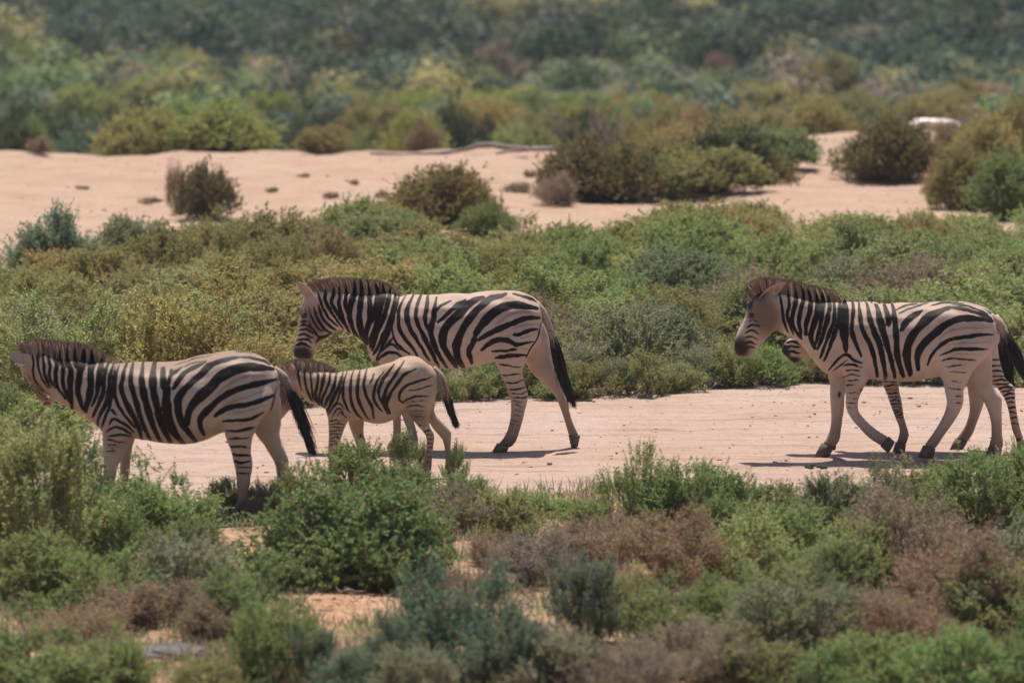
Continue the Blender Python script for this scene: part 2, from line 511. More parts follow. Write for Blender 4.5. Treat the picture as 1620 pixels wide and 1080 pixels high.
def build_zebra(spec):
    fr = Frame(*spec['at'])
    name, rng = spec.get('name', 'zebra'), np.random.RandomState(spec.get('seed', 1))
    root = empty(name, (fr.X, fr.Y, 0.0))
    tag(root, spec['label'], 'zebra', 'walking zebra herd')
    coat = spec['coat']
    parts, hooves = [], []
    parts.append(loft(chain(fr, spec['torso'], 4, 2.25)))
    parts.append(loft(chain(fr, spec['head'], 4, 2.3)))
    for lg in spec['legs']:
        rg, hr = leg_rings(fr, lg['ribs'], lg['hoof'], lg.get('ground', True))
        parts.append(loft(rg)); hooves.append(hr)
    for ex in spec.get('bulges', []):
        parts.append(loft(chain(fr, ex, 4, 2.0)))
    Vs, Fs, o = [], [], 0
    for V, F in parts:
        Vs.append(V); Fs.append(F + o); o += len(V)
    raw = new_mesh('zebra_body_raw', np.vstack(Vs), np.vstack(Fs))
    tmp = bpy.data.objects.new('zebra_tmp', raw); col.objects.link(tmp)
    rm = tmp.modifiers.new('r', 'REMESH'); rm.mode = 'VOXEL'; rm.voxel_size = spec.get('voxel', .0115)
    sm = tmp.modifiers.new('s', 'SMOOTH'); sm.factor = .5; sm.iterations = 7
    dg = bpy.context.evaluated_depsgraph_get()
    ev = tmp.evaluated_get(dg).to_mesh()
    n = len(ev.vertices)
    V = np.empty(n * 3, np.float32); ev.vertices.foreach_get('co', V); V = V.reshape(-1, 3)
    N = np.empty(n * 3, np.float32); ev.vertices.foreach_get('normal', N); N = N.reshape(-1, 3)
    ev.calc_loop_triangles()
    T = np.empty(len(ev.loop_triangles) * 3, np.int32); ev.loop_triangles.foreach_get('vertices', T); T = T.reshape(-1, 3)
    V, N = V.copy(), N.copy()
    bpy.data.objects.remove(tmp); bpy.data.meshes.remove(raw)

    V += N * (.008 * wob(V[:, 0] + V[:, 1], V[:, 2], 8.0) * smooth(.25, .7, V[:, 2]))[:, None]
    fld = spec['field'](fr)
    uu, vv = fr.uv(V)
    uu = uu + .5 * wob(V[:, 0], V[:, 2], 16); vv = vv + .6 * wob(V[:, 2] + 3, V[:, 0], 22)
    def coat_attrs(V, N, uu, vv):
        f = fld.value(uu, vv) / fr.s
        outer = smooth(-.25, .2, N[:, 1] * np.sign(V[:, 1]))
        m = np.where((np.abs(V[:, 1]) > .025) & (V[:, 2] < spec['leg_z']) & (uu > spec.get('leg_px', 0)), outer, 1.0)
        f = f * m - (1 - m) * .012
        dark = blob(uu, vv, spec.get('dark', []))
        low = spec.get('low', .10)
        dark = np.maximum(dark, .55 * (1 - smooth(low * .4, low * 1.6, V[:, 2])))
        tan = blob(uu, vv, spec.get('tan', []))
        tan = np.maximum(tan, .72 * (1 - smooth(low * .8, low * 5.8, V[:, 2])))
        tan = np.maximum(tan, spec.get('back', .30) * smooth(.62, .95, N[:, 2]) * smooth(.6, .8, V[:, 2]))
        tan = np.maximum(tan, .16 * smooth(-.4, .8, wob(V[:, 0], V[:, 2], 5.0)))
        fa = spec['faint'](fr).value(uu, vv) / fr.s if 'faint' in spec else np.full(len(V), -.05)
        return f, dark, tan, fa
    f, dark, tan, fa = coat_attrs(V, N, uu, vv)
    for er in spec['ears']:
        b = fr.p(*er['base'], er['yb']); t = fr.p(*er['tip'], er['yt'])
        Ve, Fe, inner = ear_mesh(b, t, er['w'], er['face'])
        T = np.vstack([T, Fe + len(V)]); V = np.vstack([V, Ve])
        f = np.concatenate([f, np.full(len(Ve), -.02)])
        tipw = np.clip(((Ve - b) @ (t - b)) / ((t - b) @ (t - b)), 0, 1)
        dark = np.concatenate([dark, np.where(inner > .5, .02, .8 * smooth(.35, .5, tipw) * (1 - smooth(.72, .82, tipw)) + .7 * smooth(.88, .97, tipw))])
        tan = np.concatenate([tan, np.where(inner > .5, .0, .1)]); fa = np.concatenate([fa, np.full(len(Ve), -.05)])
    me = new_mesh('zebra_body', V, T, {'stripe': ('POINT', f), 'dark': ('POINT', dark), 'tan': ('POINT', tan), 'faint': ('POINT', fa)}, True)
    link('body', me, coat, root)

    # hooves
    for hr in hooves:
        top, bot = hr[0], hr[-1]
        rr = [top * .94 + top.mean(0) * .06, top, (top + bot) / 2 + (bot - bot.mean(0)) * .03, bot]
        Vh, Fh = loft(rr)
        link('hoof', new_mesh('hoof', Vh, Fh, None, True), M_HOOF, root)

    # eyes
    for e in spec.get('eyes', []):
        c = fr.p(e[0], e[1], e[2])
        th, ph = np.meshgrid(np.linspace(0.01, math.pi - .01, 9), np.linspace(0, 2 * math.pi, 14, endpoint=False), indexing='ij')
        Ve = c + e[3] * np.stack([np.sin(th) * np.cos(ph) * 1.25, np.sin(th) * np.sin(ph), np.cos(th)], -1).reshape(-1, 3)
        i = np.arange(9 * 14).reshape(9, 14); j = np.roll(i, -1, 1)
        Fe = np.stack([i[:-1], j[:-1], j[1:], i[1:]], -1).reshape(-1, 4)
        link('eye', new_mesh('eye', Ve, Fe, None, True), M_EYE, root)

    # erect mane: upright hair blades from the crest to the mane's top line
    def hair_mesh(nm, strands, widths, darks, segs_attr=None):
        """strands: (n, s, 3)"""
        S = np.asarray(strands); n_, s_ = S.shape[:2]
        d = S[:, -1] - S[:, 0]; d /= np.linalg.norm(d, axis=1, keepdims=True) + 1e-9
        a = rng.normal(size=(n_, 3)); sdv = np.cross(d, a); sdv /= np.linalg.norm(sdv, axis=1, keepdims=True) + 1e-9
        t = np.linspace(0, 1, s_)
        wv = widths[:, None] * (1 - .75 * t[None] ** 2)
        L = S - sdv[:, None] * wv[..., None]; Rr = S + sdv[:, None] * wv[..., None]
        Vv = np.stack([L, Rr], 2).reshape(-1, 3)
        idx = np.arange(n_ * s_ * 2).reshape(n_, s_, 2)
        Ff = np.stack([idx[:, :-1, 0], idx[:, :-1, 1], idx[:, 1:, 1], idx[:, 1:, 0]], -1).reshape(-1, 4)
        u_, v_ = fr.uv(Vv)
        f_ = fld.value(u_, v_) / fr.s - .006
        dk_ = np.repeat(np.asarray(darks).reshape(-1), 2)
        tn_ = np.clip(dk_ * .4, 0, 1)
        return new_mesh(nm, Vv, Ff, {'stripe': ('POINT', f_), 'dark': ('POINT', dk_), 'tan': ('POINT', np.full(len(Vv), .12)), 'faint': ('POINT', np.full(len(Vv), -.05))})
    cr, tp = catmull(spec['crest'], 20), catmull(spec['mane_top'], 20)
    nb = spec.get('mane_n', 2600)
    t = np.sort(rng.uniform(0, 1, nb))
    def at(P, t):
        x = t * (len(P) - 1); i = np.minimum(x.astype(int), len(P) - 2); fq = (x - i)[:, None]
        return P[i] * (1 - fq) + P[i + 1] * fq
    B, Tp = at(cr, t), at(tp, t)
    y = rng.normal(0, spec.get('mane_w', .016), nb)
    hgt = np.clip(rng.normal(.95, .06, nb), .6, 1.03)
    st = []
    for q in np.linspace(0, 1, 5):
        P = B + (Tp - B) * (q * hgt)[:, None] + np.array([0, 3.0])[None] * (1 - q)
        P = P + (rng.normal(0, .6, (nb, 2)) * q)
        yy = y * (1 - .35 * q)
        st.append(np.stack([(P[:, 0] - fr.px0) / fr.s, yy, ((fr.py0 - P[:, 1]) / fr.s - 0 * yy) / fr.c], -1))
    S = np.stack(st, 1)
    dk = np.zeros((nb, 5)); dk[:, 4] = .75; dk[:, 3] = .03
    dk += spec.get('mane_dark', 0.0)
    me = hair_mesh('mane', S, np.full(nb, .006), np.clip(dk, 0, 1))
    link('mane', me, M_HAIR, root)

    # tail: fleshy dock wrapped in short hair, and a long tuft
    tl = spec['tail']
    dock = [fr.p(x, yv, tl['y'] * i / (len(tl['dock']) - 1)) for i, (x, yv) in enumerate(tl['dock'])]
    dockP = catmull(dock, 5); rad = np.interp(np.linspace(0, 1, len(dockP)), np.linspace(0, 1, len(tl['rad'])), tl['rad'])
    Vd, Fd = loft(tube_rings(dockP, rad))
    ud, vd = fr.uv(Vd)
    seg = np.clip(((Vd - dockP[0]) @ (dockP[-1] - dockP[0])) / ((dockP[-1] - dockP[0]) @ (dockP[-1] - dockP[0])), 0, 1)
    fd = .010 * np.sin(seg * 40 + 2.5 * wob(Vd[:, 0], Vd[:, 1], 30)) - .0085
    me = new_mesh('tail_dock', Vd, Fd, {'stripe': ('POINT', fd), 'dark': ('POINT', np.clip(seg * tl.get('dockdark', .5), 0, 1)), 'tan': ('POINT', np.full(len(Vd), .25)), 'faint': ('POINT', np.full(len(Vd), -.05))}, True)
    tail = link('tail', me, coat, root)
    path = catmull([fr.p(x, yv, tl['y']) for x, yv in tl['tuft']], 10)
    ns = tl.get('n', 700)
    st, dks = [], []
    for i in range(ns):
        a = rng.uniform(0, .55); b = np.clip(a + rng.uniform(.35, .75), 0, 1.0)
        q = np.linspace(a, b, 7)
        P = at(path, q)
        off = rng.normal(0, 1, 3); off /= np.linalg.norm(off) + 1e-9
        r = tl['r'] * rng.uniform(.1, 1) ** .7
        prof = np.sin(np.clip(.12 + .88 * q, 0, 1) * math.pi) ** .7
        off2 = rng.normal(0, 1, 3) * tl['r'] * .35
        st.append(P + off[None] * r * prof[:, None] + off2[None] * ((q - a) / (b - a + 1e-6))[:, None] ** 2)
        dks.append(smooth(tl.get('d0', -.2), tl.get('d1', .15), q + rng.uniform(-.06, .06)))
    me = hair_mesh('tail_tuft', np.array(st), np.full(ns, .0045), np.array(dks))
    a = me.attributes['stripe']; a.data.foreach_set('value', np.full(len(me.vertices), -.02, np.float32))
    link('tail_tuft', me, coat, tail)
    return root

# --- the adult walking with its foal beside it
def field_M(fr):
    F = Field(); A = F.add
    for w, p in [
        (60, [(890,168),(830,190),(756,236),(695,304),(628,371),(562,459),(550,560),(580,640),(640,730),(665,780)]),
        (60, [(1075,148),(960,182),(870,250),(780,350),(709,462),(668,553),(660,625),(680,700),(725,762)]),
        (72, [(1345,262),(1200,240),(1080,250),(980,300),(890,390),(830,480)]), (44, [(830,480),(800,560),(770,640),(790,725)]),
        (24, [(1345,205),(1250,165),(1140,142)]), (45, [(1365,345),(1250,350),(1150,390),(1030,440),(930,490),(850,530)]),
        (34, [(1355,442),(1270,455),(1190,485),(1150,490)]), (36, [(1310,550),(1170,570),(1100,540),(1000,540),(920,580),(870,620)]),
        (22, [(1180,615),(1080,625),(965,630)]), (32, [(1250,660),(1120,670),(995,680)]), (16, [(1385,380),(1352,500),(1290,620),(1250,690)]),
        (22, [(-10,690),(60,655),(120,640),(190,660)]), (20, [(0,640),(60,600),(110,570),(180,620)])]:
        A('MB', w, p)
    for w, p in [
        (28, [(215,180),(175,320),(165,450),(180,590),(230,700),(310,775)]), (45, [(340,110),(265,270),(250,400),(270,540),(340,660),(430,770),(490,870)]), (52, [(435,100),(365,270),(365,420),(420,560),(490,680),(570,820),(640,930)]),
        (52, [(535,90),(490,230),(480,400),(530,550),(600,700),(690,860),(770,1020)]), (55, [(625,100),(605,270),(590,400),(622,545)]), (60, [(735,130),(700,300),(690,420),(660,560),(690,680),(740,820),(860,1020)]),
        (54, [(1090,165),(950,270),(830,380),(755,455)]), (36, [(910,175),(780,245),(715,330)])]:
        A('MT', w, p)
    for w, p in [
        (22, [(365,180),(390,280),(450,400),(540,500)]), (25, [(430,90),(430,190),(435,270),(500,390),(590,520)]),
        (28, [(500,70),(505,200),(490,280),(540,380),(620,500),(640,540)]), (30, [(550,65),(560,200),(550,300),(590,420),(650,550)]),
        (32, [(615,65),(615,190),(610,300),(650,420),(690,570)]), (40, [(685,65),(690,190),(660,320),(655,430),(700,560),(745,630)]),
        (46, [(745,70),(760,200),(745,330),(735,450),(760,570),(790,640)]), (44, [(810,75),(830,200),(830,330),(820,460),(800,560),(800,650)]),
        (40, [(870,80),(900,200),(890,330),(850,450)]), (40, [(940,100),(950,200),(930,330),(890,470),(840,600),(835,680)]),
        (40, [(1015,140),(1000,260),(960,400),(900,540),(855,700)]), (32, [(1065,180),(1050,300),(1010,430),(960,560),(900,690),(860,750)]),
        (28, [(1095,215),(1060,330),(1030,450),(1000,560),(930,700),(885,790)]), (20, [(1040,600),(980,670),(920,740)]),
        (22, [(1140,775),(1050,730),(960,750),(895,805)]), (22, [(1040,600),(1100,680),(1190,745)]),
        (17, [(160,660),(230,650),(300,680)]), (15, [(170,620),(240,605),(310,640)]), (14, [(180,575),(250,565),(320,600)]),
        (14, [(190,530),(260,520),(320,560)]), (12, [(195,490),(260,480),(310,520)]), (12, [(200,450),(270,450)]),
        (14, [(285,320),(310,420),(360,500),(410,545)]), (15, [(325,310),(360,420),(430,520),(490,552)]), (16, [(365,300),(400,400),(460,480),(530,532)]),
        (14, [(285,440),(330,540),(400,605)]), (13, [(385,612),(440,575),(505,560)]), (13, [(340,640),(400,590),(460,590)]), (22, [(212,240),(206,330),(200,400)]), (9,[(255,330),(262,420)])]:
        A('MH', w * (1.45 if w < 20 else 1.08), p)
    for w, y0, p in [(20,0,[(275,35),(430,32),(570,15)]), (18,0,[(305,110),(430,125),(535,135)]), (16,0,[(340,215),(430,215),(535,200)]), (18,0,[(370,285),(460,295),(555,268)]),
        (17,0,[(405,355),(490,360),(575,333)]), (14,0,[(425,400),(520,402),(595,380)]), (17,0,[(445,432),(540,442),(605,425)]), (13,0,[(455,470),(550,492)]),
        (13,0,[(460,502),(555,537)]), (12,0,[(465,560),(550,580)]), (11,0,[(455,610),(535,622)]), (13,0,[(435,660),(520,676)]), (9,0,[(425,700),(512,712)]), (9,0,[(425,742),(502,760)])]:
        A('MG', w, p, .55)
    return F
def faint_M(fr):
    F = Field()
    for w, p in [(20, [(1340,300),(1200,300),(1080,340),(980,420)]), (16, [(1350,395),(1230,410),(1130,445)]), (14, [(1300,500),(1200,525)]), (12,[(1280,610),(1190,610)])]:
        F.add('MB', w, p)
    return F

NH_M = ribs_px('Z2', [(1080,250,1290,250,.11,-.10),(1060,340,1305,330,.125,-.13),(1070,410,1285,400,.12,-.145),(1092,470,1247,465,.085,-.15),(1108,512,1226,507,.066),
    (1133,560,1231,556,.052),(1153,605,1246,602,.044),(1163,650,1252,640,.041),(1167,692,1241,690,.035),(1162,750,1225,756,.031),(1147,805,1208,812,.032),(1127,840,1193,852,.036),(1104,867,1168,884,.033)])
FH_M = ribs_px('Z2', [(1120,250,1310,260,.10,.10),(1150,340,1335,300,.12,.13),(1200,430,1357,380,.10,.145),(1248,490,1370,450,.078,.15),(1298,555,1378,510,.058),
    (1347,597,1398,550,.045),(1382,642,1425,610,.039),(1405,692,1443,670,.033),(1427,760,1465,755,.030),(1442,810,1488,810,.032),(1453,845,1505,843,.034)])
NF_M = ribs_px('Z2', [(520,330,680,330,.07,-.10),(520,420,670,420,.08,-.14),(545,500,660,495,.072,-.145),(568,560,662,560,.056),(598,640,668,640,.044),(623,700,683,700,.042),(643,750,695,750,.032),(663,810,711,812,.029),(670,850,718,855,.033),(666,872,715,884,.031)])
FF_M = ribs_px('Z2', [(520,330,680,330,.07,.10),(520,420,660,420,.08,.14),(540,500,640,500,.07,.145),(558,580,627,580,.052),(573,660,632,660,.044),(578,700,634,700,.042),(586,750,630,750,.030),(590,815,632,815,.029),(586,845,634,850,.033),(577,872,626,882,.031)])
zebra_M = dict(at=(720, 711), name='zebra', seed=3, coat=M_COAT, field=field_M, faint=faint_M, leg_z=1.0,
    label='zebra walking behind the foal, head lowered and black tail tuft hanging',
    torso=ribs_px('Z2', [(1316,225,1322,290,.05),(1290,170,1308,370,.15),(1235,137,1252,430,.215),(1150,122,1160,452,.255),(1050,128,1070,470,.275),(950,136,960,499,.295),(850,143,850,503,.30),(750,145,740,492,.285),(680,142,650,482,.26),(620,148,572,470,.225)])
        + ribs_px('MH', [(1020,192,850,800,.175),(900,195,800,675,.135),(760,193,700,592,.112),(620,185,610,547,.098),(490,178,545,524,.088),(400,168,490,470,.075),(350,172,430,400,.05)]),
    head=ribs_px('MH', [(320,150,430,240,.045),(262,185,520,420,.072),(222,290,525,530,.086),(206,400,455,592,.082),(192,490,398,658,.07),(170,570,348,702,.060),(150,650,318,738,.058),(137,715,306,782,.057),(142,765,286,800,.042)]),
    legs=[dict(ribs=NH_M, hoof=ribs_px('Z2', [(1100,862,1158,880,.037),(1076,903,1148,903,.046)])),
          dict(ribs=FH_M, hoof=ribs_px('Z2', [(1449,836,1507,836,.037),(1463,897,1495,892,.034)])),
          dict(ribs=NF_M, hoof=ribs_px('Z2', [(664,868,714,882,.036),(652,905,714,905,.044)])),
          dict(ribs=FF_M, hoof=ribs_px('Z2', [(575,868,625,880,.036),(560,903,622,903,.044)]))],
    dark=[(*zp('MH', [(220,742)])[0], 18, 13.5, 8, .4), (*zp('MH', [(235,398)])[0], 5, 4, 0, .4)],
    tan=[(*zp('MH', [(330,480)])[0], 30, 18, 70, .9)],
    ears=[dict(base=zp('MH', [(318,250)])[0], tip=zp('MH', [(186,98)])[0], yb=-.055, yt=-.085, w=.042, face=(-.35, -.9, .1)),
          dict(base=zp('MH', [(370,190)])[0], tip=zp('MH', [(396,42)])[0], yb=.05, yt=.08, w=.042, face=(-.9, .2, 0))],
    eyes=[(*zp('MH', [(240,400)])[0], -.062, .020), (*zp('MH', [(240,400)])[0], .062, .020)],
    crest=zp('MH', [(262,215),(330,165),(480,180),(620,190),(760,198),(900,200),(1010,195),(1110,205)]),
    mane_top=zp('MH', [(235,165),(290,98),(410,66),(560,58),(750,60),(900,80),(1000,115),(1120,196)]),
    tail=dict(dock=zp('Z2', [(1290,180),(1325,235),(1350,295),(1370,350),(1385,410)]), rad=[.022,.034,.031,.026,.020], y=-.02, dockdark=.35,
        tuft=zp('Z2', [(1368,340),(1395,440),(1425,560),(1475,685)]), r=.050, n=520, d0=-.05, d1=.2))

# --- the adult with its head turned away
def field_L(fr):
    F = Field(); A = F.add
    for w, p in [
        (46, [(88,40),(85,150),(75,300),(55,440),(-10,600)]), (40, [(175,100),(150,200),(135,300),(120,450),(60,600),(0,720)]), (42, [(235,120),(205,250),(190,400),(160,560),(90,700),(35,830)]),
        (30, [(262,150),(240,280),(232,400),(215,520),(195,640),(130,780),(90,860)]), (34, [(295,140),(262,300),(258,420),(290,560),(360,680),(430,780),(490,850)]),
        (48, [(375,110),(350,300),(338,400),(380,540),(450,680),(535,850),(552,970)]), (52, [(455,95),(445,300),(455,400),(510,560),(570,760),(645,975)]), (58, [(570,95),(565,320),(590,450),(640,620),(690,800),(770,1015)]),
        (68, [(690,100),(695,330),(715,450),(745,600),(790,800),(890,1020)]), (78, [(800,170),(820,340),(858,420),(850,560),(875,740),(930,880),(1030,1025)]), (38, [(905,180),(893,260),(885,350)]),
        (22, [(215,640),(250,665),(290,710)]), (26, [(185,815),(240,745),(310,770),(400,830),(480,900)]), (26, [(155,895),(260,840),(370,870),(440,915)]), (21, [(170,945),(290,925),(450,945)]), (17, [(150,975),(260,995),(390,1012)]), (15, [(155,1030),(310,1052)]), (13, [(150,1068),(290,1085)]), (12, [(150,1105),(280,1120)]),
        (14, [(600,75),(760,80),(860,70)])]:
        A('LT', w * 1.18, p)
    for w, p in [
        (64, [(720,112),(560,150),(440,205),(330,320),(200,440),(120,540),(110,640),(140,780),(210,890),(285,995)]), (28, [(1080,190),(1000,150),(880,120),(720,112)]),
        (78, [(1105,230),(960,222),(830,220),(680,260),(540,340),(470,430),(350,530),(250,640),(215,720),(218,815)]), (54, [(1135,348),(1000,385),(850,420),(700,470),(560,550),(440,660),(350,760),(345,850),(378,935)]),
        (46, [(1120,508),(1000,570),(850,620),(680,640),(570,680),(500,738)]), (31, [(1020,696),(880,760),(740,785),(575,797)]), (27, [(915,852),(780,890),(600,892)]), (19, [(855,968),(630,977)]), (15, [(1150,420),(1110,580),(1040,740),(940,880)]),
        (44, [(400,165),(200,260),(110,380),(60,445)]), (34, [(130,225),(30,320),(0,400)]), (13, [(520,70),(300,118),(60,190)]), (15, [(1060,130),(900,62),(700,48)]), (12, [(420,140),(250,180),(120,220)])]:
        A('LR', w * 1.14, p)
    for w, p in [(52, [(84,70),(86,250),(80,380),(42,545)]), (19, [(1310,825),(1155,815)]), (21, [(1165,868),(1230,885),(1315,890)]), (21, [(1185,930),(1240,945),(1320,928)]), (14, [(1205,975),(1335,985)]), (14, [(1195,1020),(1330,1030)])]:
        A('LB', w, p)
    for w, p in [
        (25, [(395,60),(392,250),(402,350),(402,450),(430,540),(520,640)]), (30, [(455,70),(450,250),(460,360),(500,500),(575,610)]), (34, [(512,70),(510,230),(520,330),(530,450),(605,600)]),
        (38, [(572,75),(570,250),(590,360),(590,480),(640,610)]), (42, [(642,80),(640,270),(670,360),(660,470),(680,600),(765,730)]), (48, [(705,90),(700,280),(745,360),(740,480),(750,600),(815,770)]),
        (65, [(785,95),(790,300),(830,400),(825,540),(830,680),(842,840)]), (75, [(875,105),(880,300),(930,400),(925,540),(920,680),(965,850)]), (60, [(965,140),(970,320),(960,420)]),
        (15, [(385,400),(425,560),(485,640),(600,685)]), (14, [(365,480),(420,650),(500,705),(600,715)]), (13, [(345,480),(400,680),(460,770)]), (11, [(490,770),(590,755)]), (11, [(330,420),(365,530)]),
        (12, [(300,420),(340,560),(390,690)]), (11,[(440,720),(520,750),(590,735)])]:
        A('LH', w * .96, p)
    return F
def faint_L(fr):
    F = Field()
    for w, p in [(18, [(1480,265),(1300,280),(1150,350),(1060,430)]), (16, [(1490,370),(1350,420),(1200,470),(1120,500)]), (14, [(1450,500),(1300,545),(1150,570)]), (12,[(1380,630),(1180,660)])]:
        F.add('LB', w, p)
    return F
NH_L = ribs_px('Z1', [(1110,300,1370,300,.12,-.11),(1100,400,1390,390,.135,-.145),(1105,480,1340,470,.125,-.16),(1128,545,1292,545,.095),(1150,600,1273,600,.072),(1168,650,1268,650,.057),(1178,700,1275,695,.048),(1188,740,1275,735,.045),(1193,790,1265,790,.036),(1198,860,1258,860,.032),(1192,910,1258,915,.037),(1176,938,1244,950,.035)])
FH_L = ribs_px('Z1', [(1150,300,1380,300,.11,.11),(1180,400,1410,390,.12,.145),(1240,500,1407,470,.10,.16),(1288,570,1400,550,.077),(1328,630,1418,620,.057),(1366,690,1448,690,.048),(1383,740,1443,740,.041),(1386,800,1438,800,.033),(1383,860,1431,860,.031),(1373,895,1428,900,.036),(1357,922,1414,934,.033)])
NF_L = ribs_px('Z1', [(520,380,690,380,.08,-.11),(500,470,690,470,.09,-.15),(515,550,680,560,.085,-.155),(524,610,656,620,.062),(529,670,627,680,.048),(529,720,602,725,.045),(529,760,594,765,.041),(530,820,585,820,.031),(528,890,581,890,.030),(520,925,583,930,.035),(505,947,563,956,.033)])
FF_L = ribs_px('Z1', [(560,400,690,400,.08,.10),(560,480,690,480,.08,.14),(580,560,680,570,.07,.15),(589,620,662,630,.052),(598,690,652,690,.045),(596,740,647,740,.041),(598,800,640,800,.030),(596,870,638,870,.029),(588,905,640,910,.034),(575,927,625,936,.031)])
zebra_L = dict(at=(285, 812), name='zebra', seed=5, coat=M_COAT, field=field_L, faint=faint_L, leg_z=1.0, leg_px=150, back=.75,
    label='round bellied zebra leading the herd, its face turned away, among shrubs',
    torso=ribs_px('Z1', [(1402,255,1408,330,.05),(1370,212,1398,400,.15),(1302,168,1332,480,.22),(1220,145,1240,522,.262),(1120,147,1120,547,.295),(1020,167,1020,598,.315),(920,192,920,613,.325),(820,200,820,607,.315),(720,197,710,588,.285),(640,200,630,577,.25),(570,205,545,560,.20),(490,200,455,502,.16),(410,190,390,458,.13),(330,176,330,427,.112),(260,165,285,393,.10),(205,155,250,372,.088),(170,152,215,330,.06)]),
    head=ribs_px('LH', [(250,185,400,220,.05,0),(222,300,520,430,.082,.02),(252,420,592,560,.09,.045),(330,520,625,685,.086,.085),(390,640,612,742,.075,.13),(430,735,585,793,.062,.175),(475,805,560,828,.048,.21)]),
    legs=[dict(ribs=NH_L, hoof=ribs_px('Z1', [(1176,932,1244,946,.039),(1158,972,1238,972,.048)])), dict(ribs=FH_L, hoof=ribs_px('Z1', [(1357,916,1414,930,.038),(1338,958,1408,958,.046)])),
          dict(ribs=NF_L, hoof=ribs_px('Z1', [(505,941,563,952,.038),(488,972,562,972,.046)])), dict(ribs=FF_L, hoof=ribs_px('Z1', [(575,922,625,932,.037),(560,955,622,955,.045)]))],
    dark=[(*zp('LH', [(520,825)])[0], 7, 4, -20, .3)],
    tan=[(*zp('LH', [(420,640)])[0], 26, 18, 60, .9)],
    ears=[dict(base=zp('LH', [(352,315)])[0], tip=zp('LH', [(138,225)])[0], yb=-.06, yt=-.10, w=.056, face=(-.3, -.65, .7)),
          dict(base=zp('LH', [(330,190)])[0], tip=zp('LH', [(300,60)])[0], yb=.06, yt=.12, w=.044, face=(-.7, .5, .1))],
    eyes=[(*zp('LH', [(300,480)])[0], .115, .018)],
    crest=zp('LH', [(290,200),(360,190),(480,240),(640,275),(800,300),(960,320),(1120,340),(1330,330)]),
    mane_top=zp('LH', [(205,165),(280,80),(440,45),(600,62),(780,78),(960,95),(1130,160),(1370,318)]),
    tail=dict(dock=zp('Z1', [(1380,232),(1422,272),(1450,320),(1472,370),(1490,425)]), rad=[.022,.036,.033,.028,.022], y=-.03, dockdark=1.1,
        tuft=zp('Z1', [(1455,330),(1495,420),(1530,530),(1580,665)]), r=.048, n=520, d0=-.3, d1=-.05))

# --- the adult at the back of the herd
def field_R(fr):
    F = Field(); A = F.add
    for w, p in [
        (56, [(240,85),(225,250),(230,400),(240,520)]), (30, [(305,90),(305,220),(290,330),(310,430),(375,565)]), (34, [(360,95),(365,230),(375,330),(420,430),(455,500),(490,620),(512,735)]),
        (40, [(430,95),(440,230),(470,340),(520,460),(550,580),(582,745)]), (42, [(500,100),(525,250),(560,370),(590,480),(620,600),(662,745)]), (36, [(575,115),(595,220),(600,310)]),
        (44, [(645,115),(655,250),(660,400),(670,520),(690,620),(732,735)]), (40, [(890,175),(800,230),(740,290),(705,345)]), (58, [(1110,158),(970,220),(870,310),(790,410),(755,500),(755,600),(792,715)]),
        (50, [(1490,262),(1350,245),(1220,245),(1100,290),(980,380),(880,480),(845,570),(856,675)]), (29, [(1505,380),(1380,385),(1250,400),(1130,420),(1050,470),(970,550),(930,640)]),
        (21, [(1450,505),(1300,505),(1160,510),(1035,557)]), (14, [(1350,605),(1240,590),(1130,585),(1055,602)]), (12, [(1240,640),(1085,650)]), (12, [(1280,700),(1115,700)]),
        (9, [(1130,775),(1225,785)]), (11, [(1115,830),(1235,850)]), (11, [(1175,905),(1228,900)]), (10, [(1175,950),(1228,960)]), (30, [(1480,240),(1380,200),(1250,162),(1120,150)]),
        (20, [(100,680),(170,600),(240,550),(300,590),(380,620)]), (14, [(140,690),(200,640),(250,600)]), (14, [(215,642),(300,635),(385,660)]), (13, [(235,690),(300,680),(365,690)]),
        (11, [(225,735),(300,720),(365,730)]), (11, [(225,775),(310,765),(355,775)]), (10, [(230,815),(335,800)]), (9, [(240,870),(355,875)]), (9, [(245,920),(355,920)]), (9, [(248,960),(350,965)]), (8, [(250,1000),(345,1000)]),
        (14, [(880,105),(760,132),(660,172)]), (16, [(960,108),(800,152),(690,205)]), (14, [(1260,108),(1100,108),(960,132)]), (17, [(1460,205),(1310,140),(1150,125)])]:
        A('RB', w * 1.15, p)
    for w, p in [
        (24, [(520,180),(540,300),(550,420),(600,550)]), (29, [(590,100),(600,200),(600,320),(590,420),(640,565)]), (33, [(650,110),(670,220),(650,340),(630,450),(680,560),(725,610)]),
        (38, [(710,125),(740,220),(710,350),(690,450),(720,590)]), (42, [(770,140),(800,240),(790,350),(760,470),(755,570)]), (44, [(840,160),(860,260),(850,380),(820,500),(800,600),(835,690)]),
        (40, [(900,180),(910,270),(900,380),(870,520),(840,660)]), (38, [(960,190),(970,300),(950,400),(910,550),(865,695)]), (35, [(1010,230),(1010,350),(990,470),(940,620),(885,775)]), (33, [(1060,250),(1050,380),(1030,500),(980,640),(915,800)]),
        (18, [(225,508),(290,480),(350,504)]), (17, [(205,558),(270,530),(342,559)]), (17, [(190,605),(260,585),(330,614)]), (17, [(195,645),(260,635),(320,654)]), (16, [(195,682),(260,675),(305,690)]), (13, [(235,452),(290,440),(325,457)])]:
        A('RH', w, p)
    return F
def faint_R(fr):
    F = Field()
    for w, p in [(18, [(1480,320),(1250,330),(1100,360),(1020,430)]), (16, [(1470,440),(1280,450),(1130,465)]), (14, [(1400,555),(1250,545),(1120,550)])]:
        F.add('RB', w, p)
    return F
